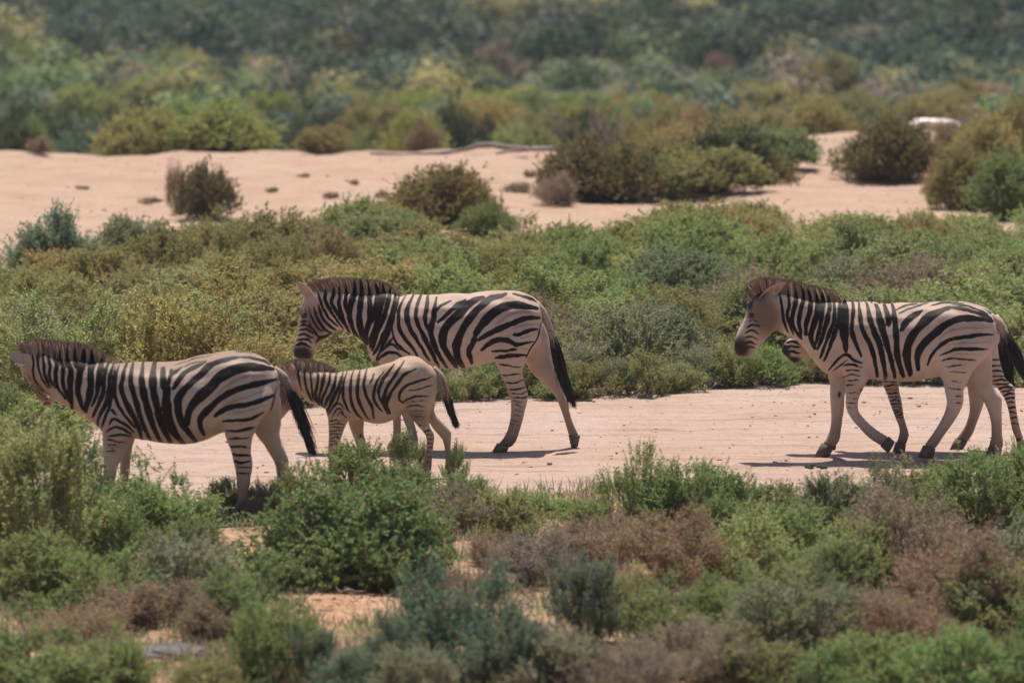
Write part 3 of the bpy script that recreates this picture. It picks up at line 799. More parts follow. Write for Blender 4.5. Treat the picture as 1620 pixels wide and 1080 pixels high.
TORSO_R = ribs_px('Z3', [(1408,280,1412,340,.05),(1374,243,1406,400,.145),(1312,206,1342,470,.21),(1230,182,1245,522,.25),(1130,183,1130,552,.272),(1030,188,1030,578,.285),(930,192,930,583,.29),(830,195,820,573,.28),(740,186,725,567,.255),(670,182,645,562,.22)])
NH_R = ribs_px('Z3', [(1110,300,1370,300,.11,-.10),(1090,400,1390,390,.125,-.135),(1095,470,1350,465,.115,-.15),(1113,530,1292,530,.09),(1130,580,1258,580,.067),(1146,630,1241,630,.053),(1156,680,1240,690,.047),(1150,730,1226,735,.043),(1122,790,1188,797,.034),(1087,845,1144,858,.031),(1062,880,1122,893,.033),(1046,905,1102,920,.032)])
FH_R = ribs_px('Z3', [(1150,300,1370,300,.10,.10),(1180,420,1400,400,.11,.135),(1240,520,1400,500,.09,.15),(1273,590,1397,580,.072),(1313,640,1423,630,.057),(1356,680,1448,665,.048),(1380,730,1451,730,.040),(1396,790,1453,790,.032),(1398,850,1455,850,.031),(1391,885,1461,890,.036),(1383,912,1452,924,.034)])
NF_R = ribs_px('Z3', [(610,380,760,380,.08,-.10),(620,460,770,470,.09,-.14),(640,530,765,550,.08,-.15),(646,590,752,600,.06),(650,650,728,650,.049),(651,695,716,690,.045),(662,737,718,726,.041),(687,778,731,750,.031),(732,829,771,793,.029),(777,872,818,830,.030),(810,893,848,848,.034),(830,907,868,860,.033)])
FF_R = ribs_px('Z3', [(560,400,690,400,.08,.10),(570,500,690,510,.08,.14),(580,570,670,580,.062,.145),(586,640,662,640,.05),(588,710,657,710,.047),(590,770,651,770,.033),(585,830,643,836,.033),(567,880,634,892,.038),(545,907,606,927,.035)])
zebra_R = dict(at=(1430, 727), name='zebra', seed=8, coat=M_COAT, field=field_R, faint=faint_R, leg_z=1.0,
    label='zebra with a plain brown cheek and swept back ear, one forefoot lifted',
    torso=TORSO_R + ribs_px('Z3', [(600,183,560,547,.185),(530,177,500,482,.15),(460,164,455,432,.122),(400,151,405,377,.106),(345,141,355,347,.09),(300,137,322,330,.07)]),
    head=ribs_px('RH', [(400,150,500,260,.05),(295,190,540,420,.078),(240,290,525,502,.086),(222,390,455,547,.082),(178,490,402,607,.071),(140,580,342,667,.062),(119,650,302,722,.059),(122,712,287,757,.056),(150,755,264,773,.042)]),
    legs=[dict(ribs=NH_R, hoof=ribs_px('Z3', [(1042,902,1104,920,.038),(1016,960,1090,972,.045)]), ground=False), dict(ribs=FH_R, hoof=ribs_px('Z3', [(1383,908,1454,920,.038),(1365,962,1446,962,.046)])),
          dict(ribs=NF_R, hoof=ribs_px('Z3', [(828,908,870,858,.037),(866,942,900,886,.042)]), ground=False), dict(ribs=FF_R, hoof=ribs_px('Z3', [(543,902,606,927,.040),(506,976,578,978,.048)]))],
    dark=[(*zp('RH', [(168,690)])[0], 17, 17, 30, .5), (*zp('RH', [(268,398)])[0], 5, 4.5, 0, .4), (*zp('RH', [(255,290)])[0], 5, 12, 5, .6), (1328.5, 628.5, 2.6, 5.2, 5, .3), (*zp('RH', [(330,190)])[0], 14, 12, 0, .6),
          (1361, 619, 3, 4, -30, .5)],
    tan=[(*zp('RH', [(390,400)])[0], 36, 25, 65, .6)],
    ears=[dict(base=zp('RH', [(350,262)])[0], tip=zp('RH', [(572,98)])[0], yb=-.058, yt=-.075, w=.048, face=(-.25, -.75, -.55)),
          dict(base=zp('RH', [(380,180)])[0], tip=zp('RH', [(540,80)])[0], yb=.055, yt=.09, w=.044, face=(-.2, .8, -.4))],
    eyes=[(*zp('RH', [(268,398)])[0], -.066, .020), (*zp('RH', [(268,398)])[0], .066, .020)],
    crest=zp('RH', [(255,265),(310,195),(400,165),(560,180),(720,215),(900,250),(1060,258),(1120,258)]),
    mane_top=zp('RH', [(218,225),(235,110),(390,50),(560,70),(720,102),(870,140),(1000,172),(1120,246)]), mane_dark=.05,
    tail=dict(dock=zp('Z3', [(1380,252),(1418,288),(1448,338),(1475,390)]), rad=[.025,.040,.037,.032], y=-.03, dockdark=.3,
        tuft=zp('Z3', [(1440,320),(1480,400),(1520,480),(1575,580)]), r=.055, n=560, d0=.05, d1=.28))

# --- its companion, walking on the far side of it
def shift_R(r):
    return (1579 + (r[0] - 1574) * .93, 715 + (r[1] - 727) * .95, 1579 + (r[2] - 1574) * .93, 715 + (r[3] - 727) * .95) + tuple(r[4:])
NF_C = ribs_px('Z3', [(740,420,880,430,.08,-.10),(785,500,905,520,.068,-.13),(830,585,915,585,.052,-.135),(862,660,930,655,.043),(884,720,940,720,.041),(902,770,947,765,.031),(922,825,962,815,.029),(919,865,972,860,.034),(907,897,957,908,.032)])
FF_C = ribs_px('Z3', [(650,430,780,430,.08,.10),(630,540,720,550,.06,.13),(608,610,668,610,.047),(600,680,655,680,.043),(598,740,648,740,.032),(592,800,642,800,.030),(583,850,634,856,.034),(568,882,618,893,.032)])
NH_C = ribs_px('Z3', [(1180,330,1400,320,.10,-.09),(1250,430,1420,420,.11,-.125),(1330,500,1427,490,.085,-.135),(1372,560,1448,555,.062),(1402,607,1488,600,.050),(1437,648,1503,635,.045),(1459,692,1505,690,.038),(1472,750,1515,750,.031),(1487,820,1531,820,.030),(1503,862,1549,867,.034)])
FH_C = ribs_px('Z3', [(1180,400,1380,400,.10,.10),(1230,500,1390,500,.09,.13),(1266,570,1382,570,.07),(1280,640,1368,650,.054),(1286,700,1358,705,.045),(1286,745,1346,750,.037),(1272,805,1326,811,.031),(1247,855,1306,867,.033),(1219,892,1278,908,.032)])
def field_C(fr):
    F = field_R(fr)
    for i in range(len(F.U)):
        F.U[i] = 1579 + (F.U[i] - 1574) * .93; F.V[i] = 715 + (F.V[i] - 727) * .95
    keep = [i for i in range(len(F.U)) if F.U[i].mean() > 1345 and F.V[i].mean() < 600]
    F.U = [F.U[i] for i in keep]; F.V = [F.V[i] for i in keep]; F.W = [F.W[i] for i in keep]
    F.bars(fr, NF_C, .22, .62, 13, 2.6, -1); F.bars(fr, NH_C, .2, .85, 15, 3.4, -1)
    for w, p in [(20, [(575,640),(640,630),(715,655)]), (19, [(575,685),(640,672),(710,690)]), (20, [(580,725),(640,720),(705,730)]), (20, [(600,600),(680,590),(745,625)]), (20, [(640,560),(720,550),(780,590)])]:
        F.add('RH', w, p)
    return F
zebra_C = dict(at=(1440, 714), name='zebra', seed=9, coat=M_COAT, field=field_C, leg_z=1.0,
    label='zebra mostly hidden behind another, only its dark muzzle and legs showing',
    torso=[shift_R(r) for r in TORSO_R] + [(1352, 488, 1338, 588, .17), (1336, 486, 1322, 570, .13), (1322, 484, 1312, 548, .10), (1310, 484, 1306, 530, .07)],
    head=[(1322, 482, 1336, 508, .045), (1304, 488, 1336, 528, .072), (1290, 500, 1324, 542, .082), (1276, 513, 1308, 552, .076), (1262, 525, 1292, 560, .066), (1248, 535, 1278, 566, .060), (1238, 544, 1266, 572, .057), (1235, 557, 1255, 574, .042)],
    legs=[dict(ribs=NF_C, hoof=ribs_px('Z3', [(905,893,957,906,.036),(888,948,950,950,.044)])), dict(ribs=FF_C, hoof=ribs_px('Z3', [(566,878,618,892,.036),(550,930,614,930,.044)])),
          dict(ribs=NH_C, hoof=ribs_px('Z3', [(1505,862,1555,870,.037),(1524,938,1566,932,.040)])), dict(ribs=FH_C, hoof=ribs_px('Z3', [(1217,888,1278,908,.036),(1188,947,1254,947,.044)]))],
    dark=[(1240, 560, 9, 19, -12, .35), (1250, 571, 17, 8, 0, .35)], tan=[],
    ears=[dict(base=(1324, 492), tip=(1352, 486), yb=-.055, yt=-.11, w=.042, face=(-.2, -.8, -.3)), dict(base=(1326, 490), tip=(1356, 484), yb=.055, yt=.11, w=.042, face=(-.2, .8, -.3))],
    eyes=[(1296, 503, -.066, .019), (1296, 503, .066, .019)],
    crest=[(1306, 492), (1316, 487), (1330, 487), (1350, 489), (1372, 489)], mane_top=[(1300, 484), (1312, 477), (1330, 478), (1350, 481), (1374, 485)], mane_n=900,
    tail=dict(dock=[(1571, 505), (1581, 515), (1588, 532), (1590, 552)], rad=[.05, .042, .035, .026], y=.05, dockdark=.3,
        tuft=[(1586, 530), (1590, 556), (1593, 590), (1596, 620)], r=.07, n=500, d0=.05, d1=.3))

# --- the foal
NH_F = ribs_px('FB', [(1090,250,1340,250,.07,-.055),(1085,350,1350,350,.085,-.08),(1095,430,1322,430,.078,-.088),(1128,500,1308,500,.06),(1176,560,1304,560,.046),(1220,610,1316,615,.038),(1256,650,1340,655,.034),(1278,695,1346,695,.031),(1279,750,1341,750,.026),(1269,840,1331,840,.024),(1256,930,1324,930,.026),(1248,972,1320,978,.028)])
FH_F = ribs_px('FB', [(1130,250,1340,250,.07,.055),(1180,400,1350,400,.08,.08),(1250,490,1348,480,.065,.088),(1298,560,1394,545,.047),(1336,622,1450,600,.037),(1380,673,1486,650,.034),(1410,712,1484,700,.029),(1426,780,1480,780,.024),(1432,860,1486,860,.023),(1429,920,1492,920,.026),(1422,952,1485,958,.026)])
NF_F = ribs_px('FB', [(440,380,640,400,.06,-.06),(445,470,650,490,.065,-.082),(465,540,630,560,.055,-.085),(471,610,604,620,.044),(473,670,585,680,.037),(471,730,566,735,.034),(469,780,551,785,.031),(470,840,536,840,.024),(470,920,534,920,.023),(463,960,538,965,.027),(452,987,520,995,.026)])
FF_F = ribs_px('FB', [(540,380,700,400,.06,.06),(560,440,740,460,.06,.08),(618,530,762,550,.05,.085),(638,590,758,610,.043),(659,650,759,660,.037),(681,710,775,715,.034),(696,760,780,765,.031),(707,830,770,830,.024),(717,910,778,910,.023),(713,950,781,955,.026),(706,982,770,988,.025)])
def field_F(fr):
    F = Field(); A = F.add
    for w, p in [
        (20, [(210,70),(230,200),(250,310)]), (24, [(270,70),(280,200),(300,320),(345,390)]), (22, [(320,75),(330,220),(340,330),(375,400)]), (27, [(385,85),(385,230),(370,330),(390,420)]),
        (29, [(440,105),(430,240),(400,340),(400,425)]), (27, [(490,125),(480,240),(430,350),(418,430)]), (34, [(545,150),(520,260),(470,370),(428,460)]), (34, [(595,150),(560,270),(510,380),(448,490)]),
        (20, [(600,240),(570,330),(540,400),(478,490)]), (25, [(622,145),(600,270),(600,380),(655,485)]), (29, [(682,135),(655,260),(660,380),(700,480),(745,540)]), (31, [(735,125),(715,260),(720,360),(750,450),(802,540)]),
        (29, [(785,130),(770,250),(790,350),(830,440),(852,530)]), (20, [(855,160),(820,250)]), (29, [(935,145),(870,240),(850,320),(860,400),(912,475)]), (31, [(1015,85),(940,190),(900,280),(890,340),(922,425)]),
        (33, [(1095,65),(1010,200),(950,300),(930,400),(962,495)]), (34, [(1200,125),(1100,180),(1040,250),(980,340),(960,420),(982,495)]), (24, [(1335,190),(1230,220),(1130,260),(1070,320),(1060,380),(1092,402)]),
        (16, [(1340,260),(1230,290),(1130,310)]), (20, [(1305,350),(1220,350),(1140,370),(1085,402)]), (12, [(1295,390),(1200,390),(1105,412)]), (14, [(1285,435),(1180,430),(1105,442)]), (9, [(1275,472),(1155,470)]),
        (10, [(1275,530),(1175,512)]), (11, [(1295,590),(1205,590)]), (14, [(1315,630),(1245,645)]), (12, [(1338,665),(1280,667)]), (12, [(1340,700),(1285,702)]), (12, [(1338,735),(1285,738)]), (12, [(1335,770),(1282,775)]), (11, [(1332,810),(1278,812)]), (11, [(1328,850),(1275,852)]), (10, [(1325,890),(1270,892)]),
        (16, [(460,515),(510,450),(560,410),(610,460)]), (16, [(500,525),(560,450),(625,525)]), (12, [(540,525),(570,480),(612,525)])]:
        A('FB', w * .84, p)
    for i in range(8):
        A('FB', 11, [(466, 556 + 28 * i), (530, 550 + 28 * i), (612 - 8 * i, 552 + 28 * i)], .6)
    for i in range(5):
        A('FB', 9, [(40 + i * 28, 230 + 22 * i), (75 + i * 22, 330 + 16 * i), (60 + i * 18, 430 + 8 * i)])
    return F
zebra_F = dict(at=(610, 756), name='zebra_foal', seed=12, coat=M_COAT_FOAL, field=field_F, leg_z=.72, voxel=.0095, low=.08,
    label='small zebra foal with a fluffy pale tail walking between two adults',
    torso=ribs_px('FB', [(1368,165,1378,240,.04),(1315,98,1345,350,.105),(1230,42,1260,430,.15),(1140,25,1150,462,.175),(1050,42,1050,522,.188),(960,78,950,565,.192),(870,112,860,575,.19),(780,122,760,557,.18),(690,130,670,547,.165),(610,145,580,542,.148),(540,152,490,500,.122),(470,148,430,447,.10),(390,140,370,427,.085),(310,130,300,397,.076),(240,120,230,335,.068),(190,118,200,300,.05)]),
    head=ribs_px('FB', [(165,85,240,170,.035),(92,140,242,320,.058),(50,230,212,402,.063),(15,330,162,452,.056),(-25,420,112,497,.048),(-60,500,72,547,.044),(-75,550,42,587,.041),(-62,590,12,606,.030)]),
    legs=[dict(ribs=NH_F, hoof=ribs_px('FB', [(1245,970,1320,982,.030),(1226,1040,1314,1040,.036)])), dict(ribs=FH_F, hoof=ribs_px('FB', [(1420,948,1485,956,.029),(1402,1015,1478,1015,.035)])),
          dict(ribs=NF_F, hoof=ribs_px('FB', [(450,982,520,992,.029),(432,1040,518,1040,.036)])), dict(ribs=FF_F, hoof=ribs_px('FB', [(704,978,770,986,.028),(688,1018,768,1018,.035)]))],
    dark=[(*zp('FB', [(-35,560)])[0], 16, 11, 15, .25), (*zp('FB', [(738,690)])[0], 2.2, 4.2, -10, .3)],
    tan=[(*zp('FB', [(110,350)])[0], 26, 18, 60, .8), (*zp('FB', [(1180,520)])[0], 20, 12, 0, 1.0)],
    ears=[dict(base=zp('FB', [(178,215)])[0], tip=zp('FB', [(165,82)])[0], yb=-.05, yt=-.085, w=.044, face=(-.75, -.6, .1)),
          dict(base=zp('FB', [(190,150)])[0], tip=zp('FB', [(200,50)])[0], yb=.045, yt=.075, w=.040, face=(-.75, .6, .1))],
    eyes=[(*zp('FB', [(95,255)])[0], -.052, .017), (*zp('FB', [(95,255)])[0], .052, .017)],
    crest=zp('FB', [(105,150),(150,110),(240,135),(330,145),(420,155),(500,160),(560,165)]), mane_top=zp('FB', [(75,115),(140,58),(240,42),(330,50),(420,75),(500,108),(565,152)]), mane_n=2000, mane_w=.013,
    tail=dict(dock=zp('FB', [(1335,115),(1390,185),(1422,265),(1436,340)]), rad=[.022,.036,.033,.026], y=-.02, dockdark=.05,
        tuft=zp('FB', [(1385,180),(1435,290),(1465,420),(1530,600)]), r=.036, n=620, d0=.42, d1=.62))

for sp in (zebra_L, zebra_F, zebra_M, zebra_R, zebra_C):
    build_zebra(sp)

# ------------------------------------------------------------------ shrubs
def leaf_quads(P, D, L, W, rng):
    """diamond leaves at P along D (unit)"""
    n = len(P)
    a = rng.normal(size=(n, 3)); S = np.cross(D, a); S /= np.linalg.norm(S, axis=1, keepdims=True) + 1e-9
    mid = P + D * (L * .5)[:, None]
    V = np.stack([P, mid + S * W[:, None], P + D * L[:, None], mid - S * W[:, None]], 1).reshape(-1, 3)
    F = np.arange(n * 4).reshape(n, 4)
    return V, F

def unit(v): return v / (np.linalg.norm(v, axis=-1, keepdims=True) + 1e-9)

def make_shrub(seed, lobes=26, *a, lump=.22, **k): return _make_shrub(seed, lump, lobes, *a, **k)
def _make_shrub(seed, lump, lobes=26, H=.72, shoots=17, leaves=22, shootL=.17, leafL=.034, leafW=.0042, upright=.8, spread=.35, lean=0.0, shell=.55):
    """unit shrub: about 1 m across, H high, standing on z = 0; returns (foliage mesh, stem mesh)"""
    rng = np.random.RandomState(seed)
    # lobe centres through a dome, outer ones more frequent
    th = rng.uniform(0, 2 * math.pi, lobes); cz = rng.uniform(.02, 1, lobes) ** .75
    rr = np.where(rng.uniform(size=lobes) < .72, rng.uniform(shell + .2, .93, lobes), rng.uniform(.3, shell + .2, lobes))
    bumps = 1 + lump * np.sin(th * 2 + seed) * np.cos(seed * 1.7 + cz * 3) + rng.normal(0, .08, lobes)
    sx = np.sqrt(1 - cz ** 2)
    C = np.stack([np.cos(th) * sx * .46 * rr * bumps + lean * cz * .2, np.sin(th) * sx * .46 * rr * bumps, .05 + cz * (H - .13) * rr * bumps], -1)
    # shoots
    C_r = np.repeat(C, shoots, 0); n = len(C_r)
    outw = unit(C_r * np.array([1, 1, .35]) + 1e-4)
    dirs = unit(outw * .75 + np.array([0, 0, upright]) + rng.normal(0, spread, (n, 3)))
    start = C_r + rng.normal(0, .045, (n, 3)) - dirs * shootL * .35
    start[:, 2] = np.maximum(start[:, 2], .02)
    Ls = shootL * rng.uniform(.55, 1.25, n)
    srnd = rng.uniform(0, 1, n)
    curve = rng.normal(0, .12, (n, 3)); curve[:, 2] += .06
    t = rng.uniform(.08, 1.0, (n, leaves))
    P = start[:, None] + dirs[:, None] * (t * Ls[:, None])[..., None] + curve[:, None] * ((t ** 2) * Ls[:, None])[..., None]
    Dl = unit(dirs[:, None] * .6 + rng.normal(0, .8, (n, leaves, 3)) + np.array([0, 0, .1]))
    P = P.reshape(-1, 3); Dl = Dl.reshape(-1, 3); m = len(P)
    L = leafL * rng.uniform(.6, 1.3, m) * (1.1 - .4 * t.reshape(-1)); W = leafW * rng.uniform(.7, 1.4, m)
    keep = P[:, 2] > .01
    V, F = leaf_quads(P[keep], Dl[keep], L[keep], W[keep], rng)
    me = new_mesh('foliage', V, F, {'rnd': ('FACE', rng.uniform(0, 1, len(F))), 'shoot': ('FACE', np.repeat(srnd, leaves)[keep])})
    me.materials.append(M_LEAF)
    # stems: curved tapered triangular tubes to every lobe, thin twigs along shoots
    SV, SF = [], []; o = 0
    def tube(pts, r0, r1):
        nonlocal o
        k = len(pts)
        for i, p in enumerate(pts):
            r = r0 + (r1 - r0) * i / (k - 1)
            d = unit(pts[min(i + 1, k - 1)] - pts[max(i - 1, 0)])
            u = unit(np.cross(d, [.31, .9, .2])); v = np.cross(d, u)
            for a in range(3):
                SV.append(p + r * (math.cos(a * 2.094) * u + math.sin(a * 2.094) * v))
        for i in range(k - 1):
            for a in range(3):
                b = (a + 1) % 3
                SF.append((o + i * 3 + a, o + i * 3 + b, o + i * 3 + 3 + b, o + i * 3 + 3 + a))
        o += k * 3
    for c in C:
        b = np.array([c[0] * .12, c[1] * .12, -.03]) + rng.normal(0, .015, 3) * np.array([1, 1, 0])
        mdl = b + (c - b) * .5 + np.array([0, 0, .04]) + rng.normal(0, .02, 3)
        tube([b, (b + mdl) / 2 + rng.normal(0, .008, 3), mdl, c], .0075, .0028)
    for i in range(0, n, 2):
        tube([start[i], start[i] + dirs[i] * Ls[i] * .85 + curve[i] * Ls[i] * .7], .0022, .0009)
    st = new_mesh('stems', np.array(SV), np.array(SF)); st.materials.append(M_STEM)
    return me, st

PROTO = {
    'feathery': [make_shrub(s, 62, .70, 16, 28, .135, .026, .0046, .75, .55) for s in (1, 2, 3, 4, 5)],
    'rounded': [make_shrub(s, 175, .62, 12, 20, .075, .022, .0054, .35, .70, shell=.62, lump=.13) for s in (11, 12, 13, 14)],
    'spiky': [make_shrub(s, 40, .86, 16, 28, .21, .036, .0052, 1.5, .30) for s in (21, 22, 23)],
    'dry': [make_shrub(s, 48, .62, 19, 20, .17, .036, .0032, .9, .55) for s in (31, 32, 33)],
    'tuft': [make_shrub(s, 20, 1.0, 18, 28, .30, .045, .0066, 2.2, .22) for s in (41, 42)],
}
HEIGHT = {'feathery': .74, 'rounded': .64, 'spiky': .96, 'dry': .68, 'tuft': 1.12}
COLOR = {  # leaf albedo
    'bright green': (.235, .315, .110), 'light green': (.310, .360, .140), 'dark green': (.055, .095, .050), 'dark olive': (.175, .150, .060), 'blue green': (.130, .205, .140), 'lime green': (.360, .390, .115),
    'olive': (.305, .275, .105), 'yellowish olive': (.390, .335, .130), 'grey green': (.250, .275, .165), 'dry brown': (.300, .215, .160), 'mauve brown': (.275, .208, .178),
    'mid green': (.190, .270, .100), 'rust brown': (.285, .192, .132)}
KIND_WORD = {'feathery': 'feathery', 'rounded': 'rounded', 'spiky': 'spiky', 'dry': 'twiggy', 'tuft': 'upright tufted'}
_cnt = [0]
LAND = {'near': [('the leading zebra', 285, 812), ('the foal', 610, 760), ('the large deep green rounded shrub', 548, 935), ('the tall light green shrub', 72, 905), ('the grey layered rock', 272, 1030), ('the bare sand patch', 570, 945),
                 ('the large blue green shrub', 715, 1060), ('the empty stretch of track', 900, 790), ('the bright spiky shrub at the track', 1012, 828), ('the pinkish dry scrub', 850, 920), ('the droppings on the track', 1320, 770),
                 ('the hindmost zebras', 1540, 840), ('the rust brown thicket', 1490, 960), ('the light green clump', 1190, 940), ('the mauve dry thicket', 1280, 1040), ('the small sand gap', 365, 862)]}
LAND = [(n, *ground_xy(a, b)) for n, a, b in LAND['near']]
def spot(where, X, Y):
    if where == 'near':
        n = min(LAND, key=lambda q: math.hypot((X - q[1]) * 1.0, (Y - q[2]) * .6))[0]
        return f'near {n}'
    if where == 'thicket':
        a, b = float(far_edge_y(X)), float(bank_end_y(X))
        zone = 'in the track edge thicket' if Y - a < 2.6 else 'in the dune edge thicket' if b - Y < 4.5 else 'in the inner thicket'
        px = 810 + X * px_per_m(Y)
        by = 'past the leading zebra' if px < 430 else 'past the foal' if px < 880 else 'past the gap between zebras' if px < 1170 else 'past the hindmost zebras'
        return f'{zone} {by}'
    if where == 'plain':
        px = 810 + X * px_per_m(Y)
        far = 'just over the dune crest' if Y < 112 else 'on the plain' if Y < 140 else 'far out on the plain'
        by = 'past the lone dune bush' if px < 430 else 'past the dead branches' if px < 920 else 'past the sloping dark bush' if px < 1300 else 'past the flat boulder'
        return f'{far} {by}'
    px = 810 + X * px_per_m(Y)
    by = 'beside the lone dark bush' if px < 450 else 'near the dead branches' if px < 850 else 'against the sloping dark bush' if px < 1320 else 'around the flat boulder'
    return f'on dune sand {by}'
prng = np.random.RandomState(77)
def shrub(kind, X, Y, w, h, color, label=None, where='', rz=None, dz=0.0):
    i = _cnt[0]; _cnt[0] += 1
    fol, st = PROTO[kind][int(prng.randint(len(PROTO[kind])))]
    z = float(ground_z(X, Y))
    root = empty({'feathery': 'feathery_shrub', 'rounded': 'rounded_shrub', 'spiky': 'spiky_shrub', 'dry': 'twiggy_shrub', 'tuft': 'tufted_shrub'}[kind], (X, Y, z - .01 + dz), float(prng.uniform(0, 6.28)) if rz is None else rz, (w * 1.0, w * prng.uniform(.9, 1.1), h / HEIGHT[kind]))
    rat = h / w
    size = 'tall ' if h > .85 else 'small ' if w < .62 else 'low ' if rat < .46 else ''
    lab = label or f'{size}{color} {KIND_WORD[kind]} shrub {spot(where, X, Y)}'
    tag(root, lab, 'shrub', lab if not label else 'single shrubs')
    c = np.array(COLOR[color]) * prng.uniform(.85, 1.15) * (1 + prng.normal(0, .05, 3))
    f = link('foliage', fol, None, root); f.color = (float(c[0]), float(c[1]), float(c[2]), 1); f['kind'] = 'stuff'
    link('stems', st, None, root)['kind'] = 'stuff'
    return root

def shrub_px(kind, px, base, wpx, hpx, color, label=None, where='', z=None):
    zz = 0.0 if z is None else z
    for _ in range(4):
        X, Y = ground_xy(px, base, zz)
        zz = float(ground_z(X, Y)) if z is None else z
    s = px_per_m(Y, zz)
    return shrub(kind, X, Y, wpx / s, hpx / s, color, label, where)

# scrub on the camera's side of the track
W1 = 'near'
FORE = [
    ('spiky', 72, 905, 215, 275, 'light green', 'tall light green shrub with visible stems beside the leading zebra'),
    ('feathery', 10, 870, 120, 180, 'mid green', None), ('feathery', 128, 850, 100, 150, 'mid green', None), ('feathery', 60, 735, 170, 110, 'light green', None), ('feathery', 5, 715, 120, 110, 'mid green', None), ('feathery', 255, 855, 190, 125, 'bright green', None), ('feathery', 372, 812, 75, 66, 'mid green', None),
    ('feathery', 180, 880, 120, 100, 'mid green', None), ('rounded', 548, 935, 285, 195, 'mid green', 'large deep green rounded shrub shading a bare sand patch'),
    ('feathery', 470, 810, 90, 80, 'light green', None), ('feathery', 560, 785, 120, 92, 'bright green', None), ('tuft', 643, 752, 62, 88, 'bright green', 'upright green tuft under the belly of the foal'),
    ('tuft', 720, 757, 36, 72, 'mid green', 'slim green tuft beside the hind hoof of the foal'), ('feathery', 640, 800, 110, 70, 'mid green', None), ('feathery', 715, 815, 110, 75, 'mid green', None),
    ('dry', 712, 850, 130, 90, 'mauve brown', None), ('dry', 425, 820, 80, 60, 'dry brown', None), ('feathery', 790, 850, 120, 80, 'light green', None),
    ('feathery', 60, 970, 180, 110, 'bright green', None), ('feathery', 165, 985, 190, 120, 'bright green', None), ('feathery', 285, 960, 170, 120, 'grey green', None), ('feathery', 390, 990, 160, 105, 'mid green', None),
    ('dry', 130, 1020, 170, 80, 'rust brown', None), ('dry', 255, 985, 190, 85, 'rust brown', None), ('dry', 350, 1010, 130, 80, 'dry brown', None),
    ('feathery', 50, 1110, 260, 140, 'bright green', None), ('feathery', 175, 1100, 130, 110, 'bright green', None), ('feathery', 425, 1090, 150, 140, 'bright green', None), ('feathery', 335, 1120, 120, 90, 'light green', None),
    ('dry', 200, 1090, 90, 75, 'dry brown', None), ('spiky', 500, 1090, 80, 120, 'blue green', None),
    ('feathery', 735, 1075, 200, 190, 'blue green', 'large blue green shrub with feathery tops beside the sand patch'), ('spiky', 625, 1090, 100, 120, 'blue green', None), ('spiky', 930, 1020, 120, 165, 'blue green', 'dark blue green spiky shrub in front of pinkish dry scrub'),
    ('feathery', 640, 1120, 130, 110, 'grey green', None), ('feathery', 800, 1090, 140, 130, 'blue green', None), ('feathery', 880, 1090, 150, 110, 'grey green', None), ('dry', 980, 1110, 160, 110, 'mauve brown', None),
    ('dry', 845, 925, 150, 90, 'mauve brown', None), ('dry', 960, 880, 150, 80, 'dry brown', None), ('dry', 1060, 940, 190, 120, 'rust brown', None), ('dry', 780, 890, 90, 60, 'dry brown', None),
    ('spiky', 1012, 828, 110, 132, 'bright green', 'bright green spiky shrub at the edge of the bare track'), ('feathery', 1085, 830, 150, 112, 'bright green', None), ('feathery', 1145, 835, 110, 90, 'mid green', None),
    ('feathery', 1225, 830, 110, 70, 'mid green', None), ('feathery', 870, 815, 90, 45, 'light green', None), ('tuft', 832, 845, 34, 62, 'mid green', None), ('feathery', 925, 838, 90, 50, 'light green', None),
    ('feathery', 1170, 910, 170, 110, 'light green', None), ('feathery', 1245, 890, 150, 100, 'bright green', None), ('feathery', 1215, 985, 150, 120, 'light green', None), ('feathery', 1150, 1000, 120, 100, 'bright green', None),
    ('feathery', 1320, 850, 130, 105, 'grey green', None), ('feathery', 1440, 805, 140, 80, 'light green', None), ('feathery', 1540, 840, 190, 130, 'bright green', 'bright green bushy shrub by the track below the hindmost zebras'),
    ('feathery', 1625, 830, 120, 130, 'bright green', None), ('spiky', 1395, 850, 90, 130, 'grey green', None), ('feathery', 1490, 800, 100, 70, 'bright green', None),
    ('dry', 1440, 920, 200, 150, 'dry brown', None), ('dry', 1530, 990, 220, 160, 'rust brown', None), ('feathery', 1600, 1000, 180, 130, 'light green', None), ('feathery', 1350, 930, 140, 110, 'light green', None),
    ('feathery', 1585, 910, 170, 110, 'grey green', None), ('feathery', 1320, 940, 130, 90, 'mid green', None), ('feathery', 1240, 1040, 190, 130, 'grey green', None), ('dry', 1340, 1040, 150, 120, 'mauve brown', None),
    ('dry', 1430, 1040, 170, 120, 'rust brown', None), ('feathery', 1060, 1020, 150, 105, 'bright green', None), ('feathery', 1000, 985, 110, 90, 'light green', None), ('dry', 1090, 1100, 180, 110, 'mauve brown', None), ('feathery', 1190, 1110, 160, 100, 'light green', None),
    ('feathery', 1390, 1110, 210, 120, 'bright green', None), ('feathery', 1520, 1115, 180, 130, 'bright green', None), ('feathery', 1300, 1120, 150, 90, 'mid green', None), ('feathery', 1615, 1110, 150, 120, 'mid green', None),
    ('feathery', 1290, 985, 120, 100, 'mid green', None), ('dry', 745, 950, 90, 70, 'dry brown', None), ('feathery', 300, 900, 120, 80, 'mid green', None), ('feathery', 560, 1110, 110, 90, 'blue green', None),
]
for k, px, b, w, h, c, lab in FORE:
    shrub_px(k, px, b, w * 1.3, h * 1.05, c, lab, W1)

mrng = np.random.RandomState(41)
for side in (-1, 1):                        # the same scrub carries on past the frame's edges
    for i in range(13):
        px = 810 + side * mrng.uniform(850, 1060); b = mrng.uniform(810, 1110)
        k = mrng.choice(['feathery', 'feathery', 'spiky', 'dry'])
        shrub_px(str(k), px, b, mrng.uniform(150, 230), mrng.uniform(90, 150), 'dry brown' if k == 'dry' else str(mrng.choice(['bright green', 'light green', 'mid green'])), None, W1)

